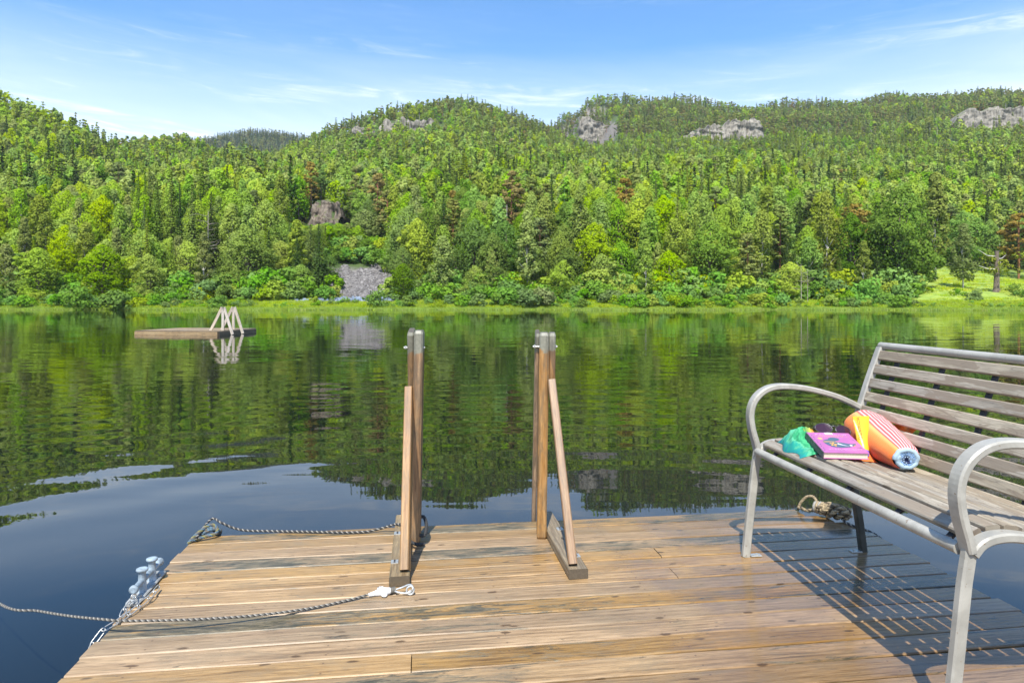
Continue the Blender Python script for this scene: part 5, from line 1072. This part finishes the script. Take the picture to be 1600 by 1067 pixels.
for key, l in by.items():
    l.sort(key=lambda t: t[5]); kd, sz, tone, row, mk = key
    for i, t in enumerate(l):
        nm = 'shrub' if kd == 'shrub' else kd + ' tree' if kd == 'broadleaf' else kd
        pre = '' if len(l) == 1 else (('left ' if i == 0 else 'right ') if len(l) == 2 else ORD[min(i, 8)] + ' ')
        lab[id(t)] = f"{pre}{sz} {tone} {nm}, {row}, {mk}"
def place_tree(t):
    dd, x, kd, tn, h, px = t[:6]; wf = t[6] if len(t) > 6 else rnd.uniform(.85, 1.2); vi = rnd.randrange(len(GEN[kd][2])); g = float(gz_px(px, dd)); s = h / HH[kd]
    r = bpy.data.objects.new(NAMES[kd], None); C.objects.link(r); r.location = (x, dd, g); sw = (s ** .5 if kd != 'shrub' else s) * wf; r.scale = (sw, sw, s); r.rotation_euler = (0, 0, rnd.uniform(0, 2 * PI))
    tag(r, lab[id(t)], 'shrub' if kd == 'shrub' else ('tree'), {'broadleaf': 'broadleaf trees on the far shore', 'birch': 'birches on the far shore', 'spruce': 'spruces on the far shore', 'pine': 'pines on the far shore', 'shrub': 'shrubs along the far bank'}[kd])
    for part in (('crown', 'trunk') if kd != 'shrub' else ('foliage',)):
        me = proto[kd, vi, 'crown' if part == 'foliage' else part]; o = bpy.data.objects.new(part, me); C.objects.link(o); o.parent = r
        if part != 'trunk': o.material_slots[0].link = 'OBJECT'; o.material_slots[0].material = TONES[kd][tn][1]
for t in placed: place_tree(t)
# ------------------------------------------------------------------ the remaining forest: one object per kind, instanced
def instancer(name, pts, rots, scl, idx, sources, label=None):
    col = bpy.data.collections.new(name + '_sources')
    for i, (me, mats) in enumerate(sources):
        o = bpy.data.objects.new('source_%03d' % i, me); col.objects.link(o)
        for k, m in mats.items(): o.material_slots[k].link = 'OBJECT'; o.material_slots[k].material = m
    me = bpy.data.meshes.new(name); me.vertices.add(len(pts)); me.vertices.foreach_set('co', np.asarray(pts, np.float32).ravel())
    for nm, ty, key, dat in (('rot', 'FLOAT_VECTOR', 'vector', rots), ('scl', 'FLOAT_VECTOR', 'vector', scl), ('idx', 'INT', 'value', idx)):
        a = me.attributes.new(nm, ty, 'POINT'); a.data.foreach_set(key, np.asarray(dat, np.int32 if ty == 'INT' else np.float32).ravel())
    o = link_obj(name, me); ng = bpy.data.node_groups.new(name, 'GeometryNodeTree'); ng.interface.new_socket('Geometry', in_out='INPUT', socket_type='NodeSocketGeometry'); ng.interface.new_socket('Geometry', in_out='OUTPUT', socket_type='NodeSocketGeometry')
    gi, go = ng.nodes.new('NodeGroupInput'), ng.nodes.new('NodeGroupOutput'); ci = ng.nodes.new('GeometryNodeCollectionInfo'); ci.inputs['Collection'].default_value = col; ci.inputs['Separate Children'].default_value = True; ci.inputs['Reset Children'].default_value = True
    ip = ng.nodes.new('GeometryNodeInstanceOnPoints'); ip.inputs['Pick Instance'].default_value = True
    def na(nm, dt): n = ng.nodes.new('GeometryNodeInputNamedAttribute'); n.data_type = dt; n.inputs['Name'].default_value = nm; return n.outputs[0]
    ng.links.new(gi.outputs[0], ip.inputs['Points']); ng.links.new(ci.outputs[0], ip.inputs['Instance']); ng.links.new(na('idx', 'INT'), ip.inputs['Instance Index']); ng.links.new(na('rot', 'FLOAT_VECTOR'), ip.inputs['Rotation']); ng.links.new(na('scl', 'FLOAT_VECTOR'), ip.inputs['Scale']); ng.links.new(ip.outputs[0], go.inputs[0])
    md = o.modifiers.new('scatter', 'NODES'); md.node_group = ng; o['kind'] = 'stuff'
    if label: o['label'] = label; o['category'] = name.replace('_', ' ')
    return o
for kd in ('broadleaf', 'birch', 'spruce', 'pine'):
    l = [t for t in rest if t[2] == kd]; nv = len(GEN[kd][2]); nt_ = len(TONES[kd]); src = []
    for lod in (1, 2):
        for vi in range(nv):
            for tn in range(nt_): src.append((proto[kd, vi, lod], {0: TONES[kd][tn][1]}))
    idx = [(0 if t[0] < 330 else nv * nt_) + rnd.randrange(nv) * nt_ + t[3] for t in l]
    s_ = np.array([t[4] / HH[kd] for t in l]); wz = np.sqrt(s_) * np.array([rnd.uniform(.85, 1.2) for _ in l])
    arr = np.array([(t[1], t[0]) for t in l]); zz = gz_px(CX + F * arr[:, 0] / arr[:, 1], arr[:, 1])
    instancer(kd + '_forest', np.column_stack([arr, zz]), [(rnd.uniform(-.05, .05), rnd.uniform(-.05, .05), rnd.uniform(0, 6.28)) for _ in l], np.column_stack([wz, wz, s_]), idx, src, f'dense {kd} forest covering the hills behind the first trees')

l = shr_rest; src = [(proto['shrub', vi, 1], {0: TONES['shrub'][tn][1]}) for vi in range(3) for tn in range(4)]
instancer('undergrowth', [(t[1], t[0], float(gz_px(t[5], t[0]))) for t in l], [(0, 0, rnd.uniform(0, 6.28)) for _ in l], [(t[4] / 2.4,) * 3 for t in l], [rnd.randrange(3) * 4 + t[3] for t in l], src)
# ------------------------------------------------------------------ scree rubble, bank grass, reeds
def rock_mesh(seed):
    import bmesh
    bm = bmesh.new(); bmesh.ops.create_icosphere(bm, subdivisions=1, radius=.5)
    r_ = random.Random(seed)
    for v in bm.verts: v.co = Vector((v.co.x * 1.2, v.co.y * .9, v.co.z * .7)) * r_.uniform(.75, 1.25)
    me = bpy.data.meshes.new('stone'); bm.to_mesh(me); bm.free(); return me
def scree_mat(name, a, b_):
    m, nt, o = newmat(name); b = pbsdf(nt, o, Roughness=.9); oi = N(nt, 'ShaderNodeObjectInfo'); L(nt, ramp(nt, oi.outputs['Random'], [(0, a), (1, b_)]).outputs[0], b.inputs['Base Color']); return m
SM = [scree_mat('grey rubble', (0.10, 0.092, 0.088), (0.25, 0.235, 0.225)), scree_mat('bluish rubble', (0.12, 0.155, 0.20), (0.24, 0.30, 0.38))]
src = [];
for k in range(4):
    for m in SM: me = rock_mesh(k + 40 * SM.index(m)); me.materials.append(m); src.append((me, {}))
pts, rt, sl_, ix = [], [], [], []
for _ in range(15000):
    px = rnd.uniform(455, 640); s = float(shoreD(px)); dd = s + 12.6 + (142 - s - 12.6) * rnd.random() ** 1.1; k = (dd - s - 12.6) / (142 - s - 12.6)
    left = 500 + 30 * k - (44 if k < .14 else 0) * (1 - k / .14) + 6 * math.sin(k * 9); right = 614 - 4 * k + 5 * math.sin(k * 13)
    if not (left < px < right): continue
    if k > .86 + .12 * math.sin(px * .19) * math.sin(px * .07 + 1): continue
    z = float(gz_px(px, dd)); pts.append(((px - CX) / F * dd, dd, z + .05)); rt.append((rnd.uniform(0, 6), rnd.uniform(0, 6), rnd.uniform(0, 6))); q = rnd.uniform(.25, .75) * (1.0 if rnd.random() < .9 else 1.7); sl_.append((q, q, q)); ix.append(rnd.randrange(4) * 2 + (1 if k < .14 + .05 * rnd.random() else 0))
o = instancer('rock_scree', pts, rt, sl_, ix, src, 'grey rubble scree spilling down to the track, bluish along its foot')
def tuft(seed, n, h, w_, spread, mat):
    g = np.random.default_rng(seed); V_, Q_ = [], []
    for i in range(n):
        a = g.uniform(0, 6.28); r = spread * math.sqrt(g.uniform()); x, y = r * math.cos(a), r * math.sin(a); b = g.uniform(0, 6.28); u = np.array([math.cos(b), math.sin(b), 0]) * w_ / 2; l = g.normal(size=2) * .22 * h; hh = h * g.uniform(.55, 1.1); k = len(V_)
        V_ += [np.array([x, y, 0]) - u, np.array([x, y, 0]) + u, np.array([x + l[0], y + l[1], hh]) + u * .25, np.array([x + l[0], y + l[1], hh]) - u * .25]; Q_.append([k, k + 1, k + 2, k + 3])
    return np_mesh('tuft', np.array(V_), np.array(Q_), mat, False, g.uniform(0, 1, n))
G1 = leaf_mat('bank grass blades', (0.21, 0.27, 0.032), .25, .4, .015, False); G2 = leaf_mat('reed blades', (0.20, 0.27, 0.07), .25, .4, .015, False); G3 = leaf_mat('meadow grass blades', (0.27, 0.31, 0.05), .25, .4, .015, False)
src = [(tuft(1, 60, .55, .09, .8, G1), {}), (tuft(2, 60, .65, .09, .8, G1), {}), (tuft(3, 70, .7, .07, .7, G2), {}), (tuft(4, 60, .45, .10, .9, G3), {})]
pts, rt, sl_, ix = [], [], [], []
for _ in range(15000):
    px = rnd.uniform(-80, 1680); s = float(shoreD(px)); q = rnd.random()
    if q < .35: dd = s + rnd.uniform(-.5, 1.3); i = 2
    elif q < .75: dd = s + rnd.uniform(.8, 9.0); i = rnd.choice((0, 1))
    else:
        if px < 1400: dd = s + rnd.uniform(12, 20); i = rnd.choice((0, 1))
        else: dd = rnd.uniform(s + 8, 160); i = rnd.choice((0, 3, 3))
    if 500 < px < 620 and dd > s + 10: continue
    z = max(float(gz_px(px, dd)), ZW - .02); sc_ = rnd.uniform(.4, 1.1) * (.5 if i == 2 else .8); pts.append(((px - CX) / F * dd, dd, z)); rt.append((0, 0, rnd.uniform(0, 6.28))); sl_.append((1, 1, sc_)); ix.append(i)
instancer('grass', pts, rt, sl_, ix, src)

# ------------------------------------------------------------------ lone trees and snags
def snag(px, dd, top, label, rad=.3, limbs=6, seed=3, mat=None, lean=0):
    g = float(gz_px(px, dd)); x = (px - CX) / F * dd; h = zy(dd, top) - g; r_ = random.Random(seed); t = empty('dead_tree', (x, dd, g), label, 'dead tree')
    V_, Q_ = tubes([([(0, 0, -.3), (lean * .3, 0, h * .4), (lean, .1, h)], [rad, rad * .75, rad * .35])], 8); link_obj('trunk', np_mesh('trunk', V_, Q_, mat or M_dead, True), t)
    for k in range(limbs):
        z0 = h * r_.uniform(.35, .95); an = r_.uniform(0, 6.28); l = r_.uniform(.12, .3) * h; V_, Q_ = tubes([([(lean * z0 / h, 0, z0), (math.cos(an) * l * .6, math.sin(an) * l * .6, z0 + l * .1), (math.cos(an) * l, math.sin(an) * l, z0 + l * r_.uniform(-.1, .5))], [rad * .3, rad * .2, rad * .06])], 5); link_obj('limb', np_mesh('limb', V_, Q_, mat or M_dead, True), t)
    return t, h
snag(325, 134, 330, 'bare grey dead spruce standing among the dark spruces behind the raft', .16, 14, 5)
snag(1252, 112, 412, 'leafless grey sapling in the bushes on the bank', .07, 22, 6)
snag(1262, 113, 420, 'thin leafless twig tree beside the grey sapling on the bank', .05, 18, 7)
# old broken tree on the meadow
dd = 119.0; px = 1557; x = (px - CX) / F * dd; g = float(gz_px(px, dd)); h = zy(dd, 392) - g; ot = empty('old_tree', (x, dd, g), 'old thick trunked tree with broken top and pale drooping limbs on the meadow', 'tree')
V_, Q_ = tubes([([(0, 0, -.3), (0, 0, h * .1), (.08, 0, h * .5), (0.05, 0, h)], [.8, .50, .42, .32])], 10); link_obj('trunk', np_mesh('trunk', V_, Q_, M_bark, True), ot)
for (a, z0, l, dz) in ((-1, .86, 3.6, .8), (-1, .55, 3.4, .4), (1, .8, 1.6, .5)):
    V_, Q_ = tubes([([(0, 0, h * z0), (a * l * .5, -.2, h * z0 + dz * .2), (a * l, -.3, h * z0 + dz * 1.6)], [.11, .08, .03])], 6); link_obj('limb', np_mesh('limb', V_, Q_, M_birch, True), ot)
rng = np.random.default_rng(77); cen = np.array([(rng.normal() * 1.7 + 1.0, rng.normal() * 1.0, h * rng.uniform(.45, 1.0)) for _ in range(20)]); q, t = clumps_cloud(cen, np.full(20, .8) * rng.uniform(.7, 1.3, 20), 34, .32)
link_obj('crown', np_mesh('crown', q.reshape(-1, 3), np.arange(len(q) * 4).reshape(-1, 4), TONES['birch'][1][1], False, t), ot)

# ------------------------------------------------------------------ swimming raft
RZ = ZW + .17; c0 = Vector((-12.45, 27.9, 0)); le = Vector((-16.3, 28.5, 0)); dl = (le - c0).normalized(); dp = Vector((-dl.y, dl.x, 0)); dp = dp if dp.y > 0 else -dp; rl = (le - c0).length; rw = 3.0
raft = empty('swimming_raft', c0 + dl * rl / 2 + dp * rw / 2 + Vector((0, 0, ZW)), 'low wooden swimming raft with two bleached ladder frames, floating far out on the lake', 'raft')
mb = MB(); nb_ = 20
for k in range(nb_): a0 = rl * (k + .5) / nb_; p = c0 + dl * a0; mb.beam(p + Vector((0, 0, RZ)), p + dp * rw + Vector((0, 0, RZ)), rl / nb_ - .012, .035, at=(k * .7, 0, 0))
mb.build('deck', M_raft, raft)
dZ = Vector((0, 0, ZW + .055))
for (a, b) in ((c0, le), (c0 + dp * rw, le + dp * rw)): mb = MB(); mb.beam(a + dZ, b + dZ, .07, .19, at=(2, 0, 0)); mb.build('side_beam', M_raft, raft)
for (a, b) in ((c0 + dp * .05, c0 + dp * (rw - .05)), (le + dp * .05, le + dp * (rw - .05))): mb = MB(); mb.beam(a + dZ, b + dZ, .07, .19, at=(4, 0, 0)); mb.build('end_beam', M_side, raft)
for q in range(2):
    off = dp * (.6 + .8 * q); base_ = c0 + dl * .15 + off; hr = bpy.data.objects.new('handrail', None); C.objects.link(hr); hr.parent = raft; hr.location = (base_ - _wloc(raft)) + Vector((0, 0, RZ)); ap = base_ + Vector((0.0, 0, RZ + 1.02))
    for (p, w1, nm) in ((base_ + dl * .58, .12, 'strut'), (base_ + dl * .0, .12, 'post'), (base_ - dl * .45 - Vector((0, 0, .1)), .12, 'stringer')):
        mb = MB(); mb.beam(Vector((p.x, p.y, RZ - (.15 if nm == 'stringer' else 0))), ap + (dl * (.03 if nm == 'strut' else (-.05 if nm == 'stringer' else 0))), w1, .045, up=dp, ch=.004, at=(q * 3 + len(nm), 0, 0)); mb.build(nm, M_raftw, hr)
print('TREES', len(placed), len(rest), cnt, len(shr))

# ------------------------------------------------------------------ thin summer haze over the valley
hm = bpy.data.materials.new('haze'); hm.use_nodes = True; nt = hm.node_tree; nt.nodes.clear(); o = N(nt, 'ShaderNodeOutputMaterial'); pv = N(nt, 'ShaderNodeVolumePrincipled'); pv.inputs['Color'].default_value = (0.86, 0.93, 1.0, 1); pv.inputs['Density'].default_value = HAZE; pv.inputs['Anisotropy'].default_value = 0.0
L(nt, pv.outputs[0], o.inputs['Volume'])
mb = MB(); X, Y0, Y1, Z0, Z1 = 5600, -450, 1800, -5.2, 330
mb.v = [(-X, Y0, Z0), (X, Y0, Z0), (X, Y1, Z0), (-X, Y1, Z0), (-X, Y0, Z1), (X, Y0, Z1), (X, Y1, Z1), (-X, Y1, Z1)]
for f in ((0, 3, 2, 1), (4, 5, 6, 7), (0, 1, 5, 4), (1, 2, 6, 5), (2, 3, 7, 6), (3, 0, 4, 7)): mb.face(f)
hz_ = mb.build('haze', hm); hz_['kind'] = 'stuff'
sc.cycles.volume_bounces = 0
